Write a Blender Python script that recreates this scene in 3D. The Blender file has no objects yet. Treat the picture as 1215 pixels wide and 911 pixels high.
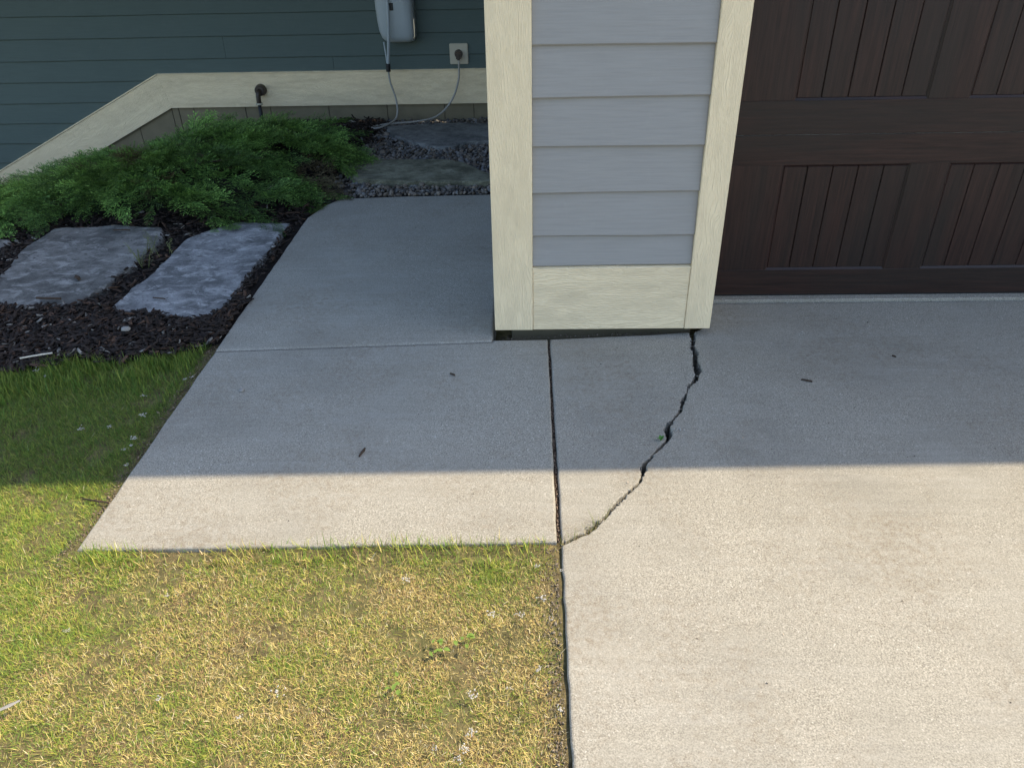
import bpy, bmesh, math, random
import numpy as np
from mathutils import Vector, Matrix
from mathutils.geometry import tessellate_polygon

random.seed(7)
RNG = np.random.default_rng(11)
S = bpy.context.scene
COL = S.collection

# ------------------------------------------------------------------ camera
F_PX, PITCH, YAW, ROLL, CAM_H = 899.5, 0.5642, 0.0270, -0.0217, 1.3671
fwd = Vector((-math.sin(YAW) * math.cos(PITCH), math.cos(YAW) * math.cos(PITCH), -math.sin(PITCH)))
rgt0 = Vector((math.cos(YAW), math.sin(YAW), 0))
up0 = rgt0.cross(fwd)
rgt = rgt0 * math.cos(ROLL) + up0 * math.sin(ROLL)
up = -rgt0 * math.sin(ROLL) + up0 * math.cos(ROLL)
cd = bpy.data.cameras.new('camera')
cam = bpy.data.objects.new('camera', cd)
COL.objects.link(cam)
cam.matrix_world = Matrix(((rgt.x, up.x, -fwd.x, 0), (rgt.y, up.y, -fwd.y, 0), (rgt.z, up.z, -fwd.z, CAM_H), (0, 0, 0, 1)))
cd.sensor_width = 36
cd.lens = F_PX / 1215 * 36
cd.clip_start = 0.05
cd.clip_end = 2000
S.camera = cam

# ------------------------------------------------------------------ sky, sun, exposure
SUN_EL = math.radians(50)
SUN_AZ = math.atan2(0.636, 0.095)           # from +Y (behind the house) towards +X
sd = Vector((math.sin(SUN_AZ) * math.cos(SUN_EL), math.cos(SUN_AZ) * math.cos(SUN_EL), math.sin(SUN_EL)))
W = bpy.data.worlds.new('World')
S.world = W
W.use_nodes = True
wn = W.node_tree
wn.nodes.clear()
sky = wn.nodes.new('ShaderNodeTexSky')
sky.sky_type = 'NISHITA'
sky.sun_disc = False
sky.sun_elevation = SUN_EL
sky.sun_rotation = SUN_AZ
sky.air_density = 1.0
sky.dust_density = 1.2
sky.ozone_density = 0.4
bg = wn.nodes.new('ShaderNodeBackground')
bg.inputs['Strength'].default_value = 0.15
wo = wn.nodes.new('ShaderNodeOutputWorld')
wn.links.new(sky.outputs[0], bg.inputs[0])
wn.links.new(bg.outputs[0], wo.inputs[0])
sl = bpy.data.lights.new('sun', 'SUN')
sl.energy = 3.05
sl.angle = math.radians(0.5)
sl.color = (1.0, 0.85, 0.62)
sun = bpy.data.objects.new('sun', sl)
COL.objects.link(sun)
sun.rotation_euler = sd.to_track_quat('Z', 'Y').to_euler()
sun.location = (4, 1, 8)
vs = S.view_settings
vs.view_transform = 'Standard'
vs.look = 'None'
vs.exposure = 1.32
vs.gamma = 1
vs.use_curve_mapping = False

# ------------------------------------------------------------------ material helpers
class NT:
    def __init__(self, name, rough=0.8, spec=0.3):
        self.m = bpy.data.materials.new(name)
        self.m.use_nodes = True
        self.t = self.m.node_tree
        self.b = self.t.nodes['Principled BSDF']
        self.b.inputs['Roughness'].default_value = rough
        self.b.inputs['Specular IOR Level'].default_value = spec
        g = self.t.nodes.new('ShaderNodeNewGeometry')
        m = self.t.nodes.new('ShaderNodeVectorMath')      # keep flat tops off the noise lattice
        m.operation = 'ADD'
        m.inputs[1].default_value = (3.317, 7.731, 1.373)
        self.t.links.new(g.outputs['Position'], m.inputs[0])
        self.pos = m.outputs[0]
        q = self.t.nodes.new('ShaderNodeMapping')         # turned copy for patterns without a direction
        q.inputs['Rotation'].default_value = (0.61, 0.43, 0.27)
        self.t.links.new(self.pos, q.inputs['Vector'])
        self.iso = q.outputs[0]
    def n(self, t): return self.t.nodes.new(t)
    def l(self, a, b): self.t.links.new(a, b)
    def mapping(self, scale=(1, 1, 1), rot=(0, 0, 0), loc=(0, 0, 0), src=None):
        m = self.n('ShaderNodeMapping')
        m.inputs['Scale'].default_value = scale
        m.inputs['Rotation'].default_value = rot
        m.inputs['Location'].default_value = loc
        self.l(src or self.pos, m.inputs['Vector'])
        return m.outputs[0]
    def noise(self, scale, detail=3, rough=0.55, vec=None, dist=0):
        n = self.n('ShaderNodeTexNoise')
        n.inputs['Scale'].default_value = scale
        n.inputs['Detail'].default_value = detail
        n.inputs['Roughness'].default_value = rough
        n.inputs['Distortion'].default_value = dist
        self.l(vec or self.iso, n.inputs['Vector'])
        return n.outputs['Fac']
    def voro(self, scale, vec=None, feature='F1', out='Distance'):
        n = self.n('ShaderNodeTexVoronoi')
        n.feature = feature
        n.inputs['Scale'].default_value = scale
        self.l(vec or self.iso, n.inputs['Vector'])
        return n.outputs[out]
    def wave(self, scale, dist, detail, dscale, vec, direction='X'):
        n = self.n('ShaderNodeTexWave')
        n.bands_direction = direction
        n.inputs['Scale'].default_value = scale
        n.inputs['Distortion'].default_value = dist
        n.inputs['Detail'].default_value = detail
        n.inputs['Detail Scale'].default_value = dscale
        self.l(vec, n.inputs['Vector'])
        return n.outputs['Fac']
    def ramp(self, fac, stops):
        r = self.n('ShaderNodeValToRGB')
        e = r.color_ramp.elements
        while len(e) < len(stops): e.new(0.5)
        for el, (p, c) in zip(e, stops):
            el.position = p
            el.color = (c, c, c, 1) if not hasattr(c, '__len__') else (*c, 1)
        self.l(fac, r.inputs[0])
        return r.outputs[0]
    def mix(self, a, b, fac=0.5, mode='MIX'):
        m = self.n('ShaderNodeMix')
        m.data_type = 'RGBA'
        m.blend_type = mode
        m.clamp_factor = True
        for v, i in ((fac, 0), (a, 6), (b, 7)):
            if hasattr(v, 'is_linked'): self.l(v, m.inputs[i])
            elif i == 0: m.inputs[0].default_value = v
            else: m.inputs[i].default_value = (*v, 1) if hasattr(v, '__len__') else (v, v, v, 1)
        return m.outputs[2]
    def math(self, op, a, b=0.0):
        m = self.n('ShaderNodeMath')
        m.operation = op
        for v, i in ((a, 0), (b, 1)):
            if hasattr(v, 'is_linked'): self.l(v, m.inputs[i])
            else: m.inputs[i].default_value = v
        return m.outputs[0]
    def bump(self, h, strength=0.5, dist=0.001, prev=None):
        b = self.n('ShaderNodeBump')
        b.inputs['Strength'].default_value = strength
        b.inputs['Distance'].default_value = dist
        self.l(h, b.inputs['Height'])
        if prev: self.l(prev, b.inputs['Normal'])
        return b.outputs[0]
    def color(self, c):
        if hasattr(c, 'is_linked'): self.l(c, self.b.inputs['Base Color'])
        else: self.b.inputs['Base Color'].default_value = (*c, 1)
    def normal(self, n): self.l(n, self.b.inputs['Normal'])

def plain(name, c, rough=0.6, spec=0.3, var=0.25, scale=40, bump=0.15):
    k = NT(name, rough, spec)
    n = k.noise(scale, 4)
    k.color(k.mix(tuple(v * (1 - var) for v in c), tuple(v * (1 + var) for v in c), n))
    k.normal(k.bump(k.noise(scale * 4, 3), bump, 0.001))
    return k.m

def concrete_mat():
    k = NT('concrete', 0.88, 0.2)
    base = k.mix((0.211, 0.200, 0.169), (0.288, 0.274, 0.232), k.ramp(k.noise(1.3, 6, 0.62), [(0.36, 0.0), (0.64, 1.0)]))
    base = k.mix(base, (0.330, 0.314, 0.269), k.math('MULTIPLY', k.ramp(k.noise(3.7, 5, 0.65), [(0.46, 0.0), (0.66, 1.0)]), 0.6))
    # pale laitance wiped over by the trowel, along the slab
    st = k.noise(9, 5, 0.65, k.mapping((0.30, 2.4, 1)))
    base = k.mix(base, (0.354, 0.348, 0.318), k.math('MULTIPLY', k.ramp(st, [(0.48, 0.0), (0.72, 1.0)]), 0.45))
    # brown staining in clouds of small spots
    brown = k.ramp(k.noise(2.3, 6, 0.72, k.mapping(loc=(5, 2, 0), src=k.iso)), [(0.40, 0.0), (0.58, 1.0)])
    fine = k.ramp(k.noise(58, 5, 0.72), [(0.42, 0.0), (0.62, 1.0)])
    base = k.mix(base, (0.160, 0.120, 0.076), k.math('MULTIPLY', k.math('MULTIPLY', brown, fine), 0.7))
    broom = k.noise(55, 3, 0.6, k.mapping((0.05, 1.6, 1)))
    base = k.mix(base, k.ramp(broom, [(0.32, 0.80), (0.66, 1.10)]), 0.5, 'MULTIPLY')
    # grey damp shadows left by water
    base = k.mix(base, (0.156, 0.153, 0.137), k.math('MULTIPLY', k.ramp(k.noise(1.9, 7, 0.7, k.mapping(loc=(1, 9, 4), src=k.iso)), [(0.54, 0.0), (0.70, 1.0)]), 0.45))
    # sand grain, coarser where the paste has worn away
    g1 = k.noise(300, 2, 0.6)
    worn = k.ramp(k.noise(2.6, 4, 0.6, k.mapping(loc=(8, 1, 2), src=k.iso)), [(0.36, 0.34), (0.64, 0.78)])
    base = k.mix(base, k.mix((0.106, 0.096, 0.076), (0.476, 0.450, 0.378), k.ramp(g1, [(0.30, 0.0), (0.70, 1.0)])), worn)
    fleck = k.ramp(k.noise(170, 2, 0.5), [(0.66, 0.0), (0.72, 1.0)])
    base = k.mix(base, (0.626, 0.605, 0.546), k.math('MULTIPLY', k.math('MULTIPLY', fleck, worn), 0.8))
    pits = k.ramp(k.voro(95), [(0.05, 1.0), (0.11, 0.0)])
    pm = k.ramp(k.noise(14, 3), [(0.52, 0.0), (0.6, 1.0)])
    base = k.mix(base, (0.109, 0.096, 0.076), k.math('MULTIPLY', k.math('MULTIPLY', pits, pm), 0.7))
    k.color(base)
    b = k.bump(g1, 0.55, 0.0012)
    b = k.bump(k.noise(120, 3, 0.6, k.mapping((0.25, 1.5, 1))), 0.25, 0.0015, b)
    b = k.bump(k.noise(5, 3), 0.25, 0.006, b)
    k.normal(b)
    return k.m

def grain_mat(name, c, rot, amount=0.8, width=1.0, rough=0.55, var=0.06):
    """painted fibre-cement with pressed wood grain running along local X after rot"""
    k = NT(name, rough, 0.35)
    v = k.mapping((1, 1, 1), rot)
    # x = along board, z = across
    warp = k.noise(5 * width, 3, 0.5, k.mapping((0.35, 1, 1.0), src=v))
    comb = k.n('ShaderNodeCombineXYZ')
    sep = k.n('ShaderNodeSeparateXYZ')
    k.l(v, sep.inputs[0])
    zz = k.math('ADD', k.math('MULTIPLY', sep.outputs[2], 1.0), k.math('MULTIPLY', warp, 0.16))
    k.l(k.math('MULTIPLY', sep.outputs[0], 0.10), comb.inputs[0])
    k.l(k.math('MULTIPLY', sep.outputs[1], 0.1), comb.inputs[1])
    k.l(zz, comb.inputs[2])
    w = k.wave(38 * width, 2.2, 3, 2.0, comb.outputs[0], 'Z')
    lines = k.ramp(w, [(0.25, 0.0), (0.5, 1.0), (0.8, 0.75)])
    brk = k.ramp(k.noise(26, 4, 0.65, k.mapping((0.55, 1, 1.2), src=v)), [(0.42, 0.0), (0.60, 1.0)])
    h = k.mix(k.noise(230, 3, 0.55, k.mapping((0.20, 1, 1.0), src=v)), lines, k.math('ADD', k.math('MULTIPLY', brk, 0.35), 0.2))
    pore = k.noise(420, 2, 0.5, k.mapping((0.06, 1, 1), src=v))
    dirt = k.ramp(k.noise(5, 6, 0.7), [(0.3, 1 - var), (0.7, 1.0)])
    kk = k.mix(c, dirt, 1.0, 'MULTIPLY')
    groove = k.ramp(h, [(0.15, 0.80), (0.45, 1.0)])  # grooves darkened in the colour to strengthen their relief shading
    kk = k.mix(kk, groove, 0.07, 'MULTIPLY')
    k.color(kk)
    b = k.bump(h, 0.85, 0.0056)
    b = k.bump(pore, 0.25 * amount, 0.0008, b)
    k.normal(b)
    return k.m

def siding_mat(name='siding_paint', ca=(0.285, 0.273, 0.253), cb=(0.318, 0.304, 0.282), cc=(0.36, 0.345, 0.318)):
    k = NT(name, 0.6, 0.3)
    v = k.mapping((0.05, 1, 1))
    n1 = k.noise(150, 3, 0.6, v)
    n2 = k.noise(34, 3, 0.5, k.mapping((0.06, 1, 1.0)), 0.6)
    c = k.mix(ca, cb, k.noise(3, 5, 0.65))
    c = k.mix(c, cc, k.math('MULTIPLY', k.ramp(k.noise(11, 6, 0.7), [(0.58, 0.0), (0.75, 1.0)]), 0.35))
    k.color(k.mix(c, k.ramp(n1, [(0.3, 0.86), (0.6, 1.0)]), 0.6, 'MULTIPLY'))
    b = k.bump(n1, 0.55, 0.0012)
    b = k.bump(n2, 0.35, 0.0018, b)
    k.normal(b)
    return k.m

def door_mat(name, rot):
    k = NT(name, 0.44, 0.32)
    v = k.mapping((1, 1, 1), rot)
    n1 = k.noise(90, 4, 0.65, k.mapping((0.05, 1, 1), src=v), 0.4)
    n2 = k.noise(7, 3, 0.5, k.mapping((0.15, 1, 1), src=v))
    c = k.mix((0.0125, 0.0060, 0.0048), (0.040, 0.0180, 0.0132), k.ramp(n1, [(0.3, 0.0), (0.7, 1.0)]))
    c = k.mix(c, (0.015, 0.0125, 0.0105), k.math('MULTIPLY', k.ramp(n2, [(0.42, 0.0), (0.64, 1.0)]), 0.55))
    dust = k.ramp(k.noise(260, 2, 0.5), [(0.70, 0.0), (0.78, 1.0)])
    c = k.mix(c, (0.11, 0.10, 0.09), k.math('MULTIPLY', dust, 0.25))
    k.color(c)
    k.normal(k.bump(n1, 0.5, 0.0012))
    return k.m

def stone_mat(name, a, b, pale, amt):
    k = NT(name, 0.85, 0.25)
    n = k.noise(7, 6, 0.68)
    c = k.mix(tuple(v * 0.75 for v in a), tuple(v * 1.1 for v in b), k.ramp(n, [(0.38, 0.0), (0.60, 1.0)]))
    c = k.mix(c, tuple(v * 0.62 for v in a), k.math('MULTIPLY', k.ramp(k.noise(3.2, 5, 0.7), [(0.5, 0.0), (0.6, 1.0)]), 0.6))
    streak = k.noise(13, 6, 0.7, k.mapping((0.8, 1.25, 1), (0, 0, 0.5)), 0.8)
    c = k.mix(c, pale, k.math('MULTIPLY', k.ramp(streak, [(0.50, 0.0), (0.66, 1.0)]), amt))
    c = k.mix(c, tuple(v * 0.35 for v in a), k.math('MULTIPLY', k.ramp(k.noise(30, 5, 0.7), [(0.56, 0.0), (0.68, 1.0)]), 0.7))
    g = k.noise(180, 3)
    c = k.mix(c, k.ramp(g, [(0.3, 0.65), (0.7, 1.25)]), 0.6, 'MULTIPLY')
    k.color(c)
    bb = k.bump(streak, 0.5, 0.002)
    bb = k.bump(k.noise(60, 5, 0.65), 0.6, 0.003, bb)
    k.normal(k.bump(g, 0.4, 0.001, bb))
    return k.m

def attr_mat(name, rough=0.7, spec=0.25, translucent=0.0, bump=None):
    k = NT(name, rough, spec)
    a = k.n('ShaderNodeAttribute')
    a.attribute_name = 'tint'
    c = a.outputs['Color']
    if bump:
        c = k.mix(c, k.ramp(k.noise(bump, 4, 0.65), [(0.3, 0.6), (0.7, 1.3)]), 0.7, 'MULTIPLY')
        k.normal(k.bump(k.noise(bump * 1.5, 3), 0.5, 0.002))
    k.color(c)
    if translucent:
        tr = k.n('ShaderNodeBsdfTranslucent')
        k.l(c, tr.inputs['Color'])
        ms = k.n('ShaderNodeMixShader')
        ms.inputs[0].default_value = translucent
        k.l(k.b.outputs[0], ms.inputs[1])
        k.l(tr.outputs[0], ms.inputs[2])
        out = [n for n in k.t.nodes if n.type == 'OUTPUT_MATERIAL'][0]
        k.l(ms.outputs[0], out.inputs[0])
    return k.m

def ground_mat():
    k = NT('lawn_soil', 0.95, 0.1)
    n = k.noise(38, 6, 0.7)
    c = k.mix((0.055, 0.043, 0.025), (0.19, 0.155, 0.075), k.ramp(n, [(0.35, 0.0), (0.65, 1.0)]))
    c = k.mix(c, (0.115, 0.125, 0.042), k.math('MULTIPLY', k.ramp(k.noise(6, 5, 0.6), [(0.4, 0.0), (0.6, 1.0)]), 0.45))
    k.color(c)
    k.normal(k.bump(k.noise(110, 5, 0.7), 0.9, 0.006))
    return k.m

CREAM = (0.88, 0.715, 0.46)
M = {}
M['concrete'] = concrete_mat()
M['trim_h'] = grain_mat('cream_trim_horizontal', CREAM, (0, 0, 0))
M['trim_v'] = grain_mat('cream_trim_vertical', CREAM, (0, math.pi / 2, 0))
M['trim_d'] = grain_mat('cream_trim_sloping', CREAM, (0, math.radians(25.8), 0))
M['siding'] = siding_mat()
M['siding_teal_shaded'] = siding_mat('siding_teal_with_shade', (0.072, 0.102, 0.092), (0.088, 0.120, 0.108), (0.115, 0.142, 0.13))  # back wall siding: teal, darkened to hold the nook's shade in its colour
M['door_v'] = door_mat('door_stain_vertical', (0, math.pi / 2, 0))
M['door_h'] = door_mat('door_stain_horizontal', (0, 0, 0))
M['rubber'] = plain('black_rubber', (0.012, 0.012, 0.013), 0.6, 0.3)
M['found'] = plain('foundation_concrete', (0.215, 0.18, 0.115), 0.9, 0.1, 0.3, 9, 0.5)
M['dark_core'] = plain('sheathing', (0.06, 0.055, 0.05), 0.9)
M['soffit'] = plain('soffit_paint', (0.34, 0.315, 0.25), 0.7)
M['shingle'] = plain('roof_shingle', (0.07, 0.065, 0.06), 0.95, 0.1, 0.4, 60, 0.8)
M['ground'] = ground_mat()
M['mulch_base'] = plain('mulch_soil', (0.022, 0.018, 0.016), 0.95, 0.1, 0.4, 60, 1.0)
M['gravel_base'] = plain('gravel_soil', (0.05, 0.045, 0.04), 0.95, 0.1, 0.4, 60, 1.0)
M['blade'] = attr_mat('grass_blade', 0.55, 0.3, 0.30)
M['needle'] = attr_mat('juniper_needle', 0.6, 0.25, 0.10)
M['chip'] = attr_mat('mulch_chip', 0.85, 0.2, 0.0, 120)
M['pebble'] = attr_mat('river_pebble', 0.75, 0.3, 0.0, 90)
M['crumb'] = attr_mat('crumbs', 0.9, 0.15)
M['bark'] = plain('bark', (0.06, 0.042, 0.03), 0.9, 0.15, 0.5, 80, 0.8)
M['stone_blue'] = stone_mat('bluestone_pale', (0.150, 0.149, 0.146), (0.228, 0.226, 0.222), (0.44, 0.435, 0.42), 0.8)
M['stone_grey'] = stone_mat('limestone_grey', (0.112, 0.107, 0.097), (0.172, 0.165, 0.150), (0.35, 0.34, 0.315), 0.7)
M['stone_olive'] = stone_mat('limestone_mossy', (0.125, 0.122, 0.082), (0.20, 0.195, 0.135), (0.29, 0.285, 0.22), 0.4)
M['stone_dark'] = stone_mat('limestone_dark', (0.125, 0.127, 0.118), (0.19, 0.19, 0.176), (0.31, 0.31, 0.29), 0.4)
M['reel'] = plain('grey_plastic', (0.36, 0.40, 0.41), 0.45, 0.4, 0.06, 10, 0.05)
M['black'] = plain('black_plastic', (0.015, 0.015, 0.016), 0.5, 0.4)
M['cord'] = plain('cord_jacket', (0.34, 0.32, 0.28), 0.55, 0.3, 0.15)
M['bronze'] = plain('dark_bronze', (0.045, 0.03, 0.02), 0.45, 0.5, 0.4, 60)
M['plate'] = plain('beige_plate', (0.50, 0.45, 0.34), 0.5, 0.3, 0.08)
M['fluff'] = plain('seed_fluff', (0.42, 0.40, 0.36), 0.95, 0.05, 0.1)
M['pale_wood'] = plain('weathered_stick', (0.55, 0.50, 0.40), 0.8, 0.2, 0.2)
M['joint'] = plain('joint_fibre', (0.05, 0.036, 0.026), 0.95, 0.1, 0.5, 90, 0.8)
M['leaf'] = attr_mat('weed_leaf', 0.5, 0.35, 0.25)

# ------------------------------------------------------------------ object helpers
def wloc(o):
    v = Vector((0, 0, 0))
    while o:
        v += o.location
        o = o.parent
    return v

def link(name, me, mat, parent=None, smooth=False):
    o = bpy.data.objects.new(name, me)
    COL.objects.link(o)
    if mat: me.materials.append(mat)
    if smooth: me.polygons.foreach_set('use_smooth', [True] * len(me.polygons))
    co = np.empty(len(me.vertices) * 3, np.float32)
    me.vertices.foreach_get('co', co)
    co = co.reshape(-1, 3)
    if parent:
        o.parent = parent
        off = np.array(wloc(parent), np.float32)
        co -= off
    else:
        mn, mx = co.min(0), co.max(0)
        off = np.array(((mn[0] + mx[0]) / 2, (mn[1] + mx[1]) / 2, mn[2]), np.float32)
        o.location = off
        co -= off
    me.vertices.foreach_set('co', co.ravel())
    me.update()
    return o

def pymesh(name, verts, faces, mat, parent=None, smooth=False):
    me = bpy.data.meshes.new(name)
    me.from_pydata([tuple(v) for v in verts], [], faces)
    me.update()
    return link(name, me, mat, parent, smooth)

def npmesh(name, verts, loops, sizes, mat, tint=None, parent=None, smooth=False):
    me = bpy.data.meshes.new(name)
    me.vertices.add(len(verts))
    me.vertices.foreach_set('co', np.ascontiguousarray(verts, np.float32).ravel())
    me.loops.add(len(loops))
    me.loops.foreach_set('vertex_index', np.ascontiguousarray(loops, np.int32))
    me.polygons.add(len(sizes))
    st = np.zeros(len(sizes), np.int32)
    st[1:] = np.cumsum(sizes)[:-1]
    me.polygons.foreach_set('loop_start', st)
    me.update(calc_edges=True)
    if tint is not None:
        at = me.attributes.new('tint', 'FLOAT_COLOR', 'POINT')
        c = np.ones((len(verts), 4), np.float32)
        c[:, :3] = tint
        at.data.foreach_set('color', c.ravel())
    return link(name, me, mat, parent, smooth)

def empty(name, loc):
    o = bpy.data.objects.new(name, None)
    COL.objects.link(o)
    o.location = loc
    o.empty_display_size = 0.1
    return o

def tag(o, label, cat, group=None):
    o['label'] = label
    o['category'] = cat
    if group: o['group'] = group
    return o

def kind(o, k, label=None, cat=None):
    o['kind'] = k
    if label: o['label'] = label
    if cat: o['category'] = cat
    return o

def bm_to(name, bm, mat, parent=None, smooth=False):
    bmesh.ops.recalc_face_normals(bm, faces=bm.faces)
    me = bpy.data.meshes.new(name)
    bm.to_mesh(me)
    bm.free()
    return link(name, me, mat, parent, smooth)

def box(name, x0, x1, y0, y1, z0, z1, mat, parent=None, bev=0.0, seg=1):
    bm = bmesh.new()
    bmesh.ops.create_cube(bm, size=1)
    for v in bm.verts:
        v.co = Vector(((x0 + x1) / 2 + v.co.x * (x1 - x0), (y0 + y1) / 2 + v.co.y * (y1 - y0), (z0 + z1) / 2 + v.co.z * (z1 - z0)))
    if bev: bmesh.ops.bevel(bm, geom=bm.edges[:], offset=bev, segments=seg, affect='EDGES')
    return bm_to(name, bm, mat, parent)

def prism_xz(name, pts, y0, y1, mat, parent=None, bev=0.0):
    """polygon in x/z extruded along y"""
    bm = bmesh.new()
    a = [bm.verts.new((x, y0, z)) for x, z in pts]
    b = [bm.verts.new((x, y1, z)) for x, z in pts]
    bm.faces.new(a)
    bm.faces.new(b[::-1])
    n = len(pts)
    for i in range(n): bm.faces.new((a[i], b[i], b[(i + 1) % n], a[(i + 1) % n]))
    bmesh.ops.recalc_face_normals(bm, faces=bm.faces)
    if bev: bmesh.ops.bevel(bm, geom=bm.edges[:], offset=bev, segments=1, affect='EDGES')
    return bm_to(name, bm, mat, parent)

def catmull(P, n=8):
    P = [Vector(p) for p in P]
    P = [P[0] * 2 - P[1]] + P + [P[-1] * 2 - P[-2]]
    out = []
    for i in range(1, len(P) - 2):
        for k in range(n):
            t = k / n
            a, b, c, d = P[i - 1], P[i], P[i + 1], P[i + 2]
            out.append(0.5 * ((2 * b) + (c - a) * t + (2 * a - 5 * b + 4 * c - d) * t * t + (3 * b - a - 3 * c + d) * t ** 3))
    out.append(P[-2])
    return out

def tube(name, pts, r, mat, parent=None, sides=8, taper=None):
    V, Fc = [], []
    n = len(pts)
    prev = None
    for i, p in enumerate(pts):
        d = (pts[min(i + 1, n - 1)] - pts[max(i - 1, 0)]).normalized()
        u = (prev - d * prev.dot(d)) if prev else d.cross(Vector((0.3, 0.9, 0.2)))
        u.normalize()
        prev = u
        w = d.cross(u)
        rr = r * (1 if taper is None else 1 + (taper - 1) * i / (n - 1))
        for k in range(sides):
            a = 2 * math.pi * k / sides
            V.append(p + (u * math.cos(a) + w * math.sin(a)) * rr)
    for i in range(n - 1):
        for k in range(sides):
            a, b = i * sides + k, i * sides + (k + 1) % sides
            Fc.append((a, b, b + sides, a + sides))
    Fc.append(tuple(range(sides))[::-1])
    Fc.append(tuple(range((n - 1) * sides, n * sides)))
    return pymesh(name, V, Fc, mat, parent, True)

def vnoise(x, y, seed=0, scale=1.0):
    """smooth 2-D value noise, numpy arrays, 0..1"""
    x = np.asarray(x, float) * scale + seed * 17.13
    y = np.asarray(y, float) * scale + seed * 5.71
    xi, yi = np.floor(x), np.floor(y)
    fx, fy = x - xi, y - yi
    fx, fy = fx * fx * (3 - 2 * fx), fy * fy * (3 - 2 * fy)
    def h(a, b):
        t = np.sin(a * 127.1 + b * 311.7 + seed * 74.7) * 43758.5453
        return t - np.floor(t)
    return (h(xi, yi) * (1 - fx) + h(xi + 1, yi) * fx) * (1 - fy) + (h(xi, yi + 1) * (1 - fx) + h(xi + 1, yi + 1) * fx) * fy

def fbm(x, y, seed=0, scale=1.0, o=4):
    t, a, s = 0, 1.0, 0
    for i in range(o):
        t = t + a * vnoise(x, y, seed + i, scale * 2 ** i)
        s += a
        a *= 0.55
    return t / s

def inpoly(x, y, P):
    x, y = np.asarray(x, float), np.asarray(y, float)
    r = np.zeros(x.shape, bool)
    n = len(P)
    for i in range(n):
        (x1, y1), (x2, y2) = P[i], P[(i + 1) % n]
        c = ((y1 > y) != (y2 > y)) & (x < (x2 - x1) * (y - y1) / ((y2 - y1) + 1e-12) + x1)
        r ^= c
    return r

def sstep(a, b, x):
    t = np.clip((np.asarray(x, float) - a) / (b - a), 0, 1)
    return t * t * (3 - 2 * t)

# ------------------------------------------------------------------ outlines on the ground (metres)
WL, XJ = -1.155, 0.0734
crack_left = [(660,40),(668,65),(665,95),(675,110),(672,150),(678,180),(684,192),(675,203),(672,216),(652,235),(652,260),(632,280),(628,310),(620,330),(600,355),(580,370),(570,390),(577,406),(578,428),(568,438),(545,460),(520,490),(500,505),(485,530),(487,560),(470,590),(440,610),(400,650),(375,675),(350,705),(300,745),(290,760),(240,780),(196,798)]
crack_right = [(682,40),(685,70),(683,92),(695,115),(692,140),(707,175),(697,195),(695,212),(675,227),(660,250),(655,275),(643,300),(640,320),(622,340),(605,358),(595,385),(603,400),(597,420),(584,438),(552,468),(525,497),(508,520),(505,545),(490,580),(475,597),(450,617),(410,657),(385,682),(370,702),(325,747),(300,769),(260,783),(205,808)]
def to_ground(zx, zy):
    u, v = 600 + zx / 3.038, 380 + zy / 3.037
    d = rgt * ((u - 607.5) / F_PX) - up * ((v - 455.5) / F_PX) + fwd
    t = -CAM_H / d.z
    return (d.x * t, d.y * t)
def rough_line(P, amp, step, seed):
    r = random.Random(seed)
    out = []
    for a, b in zip(P[:-1], P[1:]):
        L = math.dist(a, b)
        n = max(1, int(L / step))
        for i in range(n):
            t = i / n
            j = amp if i else amp * 0.3
            out.append((a[0] + (b[0] - a[0]) * t + r.uniform(-j, j), a[1] + (b[1] - a[1]) * t + r.uniform(-j, j)))
    out.append(P[-1])
    return out
CL = rough_line([to_ground(*p) for p in crack_left], 0.0034, 0.008, 1)
CR = rough_line([to_ground(*p) for p in crack_right], 0.0034, 0.008, 2)

def slab(name, pts, rr, z, thick, mat, parent):
    """concrete slab: outline counter-clockwise, rounded (tooled) top edge, radius per vertex"""
    P = np.array(pts, float)
    n = len(P)
    e = np.roll(P, -1, 0) - P
    L = np.linalg.norm(e, axis=1)
    e = e / L[:, None]
    nin = np.stack([-e[:, 1], e[:, 0]], 1)
    a, b = nin, np.roll(nin, 1, 0)
    m = a + b
    m /= np.maximum(np.linalg.norm(m, axis=1), 1e-6)[:, None]
    m /= np.maximum((m * a).sum(1), 0.5)[:, None]
    R = np.array(rr, float)
    rings = []
    for off, dz in ((0, None), (0, -1.0), (0.12, -0.5), (0.5, -0.13), (1.0, 0.0)):
        q = P + m * (off * R)[:, None]
        zz = np.full(n, z - thick) if dz is None else z + dz * R
        rings.append(np.column_stack([q, zz]))
    V = np.concatenate(rings)
    Fc = []
    for k in range(len(rings) - 1):
        for i in range(n):
            j = (i + 1) % n
            Fc.append((k * n + i, k * n + j, (k + 1) * n + j, (k + 1) * n + i))
    t0 = (len(rings) - 1) * n
    for tri in tessellate_polygon([[Vector((x, y, 0)) for x, y, _ in rings[-1]]]):
        a, b, c = (rings[-1][i] for i in tri)
        ccw = (b[0] - a[0]) * (c[1] - a[1]) - (b[1] - a[1]) * (c[0] - a[0]) > 0
        Fc.append(tuple(t0 + i for i in (tri if ccw else tri[::-1])))
    return pymesh(name, V, Fc, mat, parent)

def chipped(P, amp, step, seed):
    return rough_line(P, amp, step, seed)[:-1]

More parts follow.
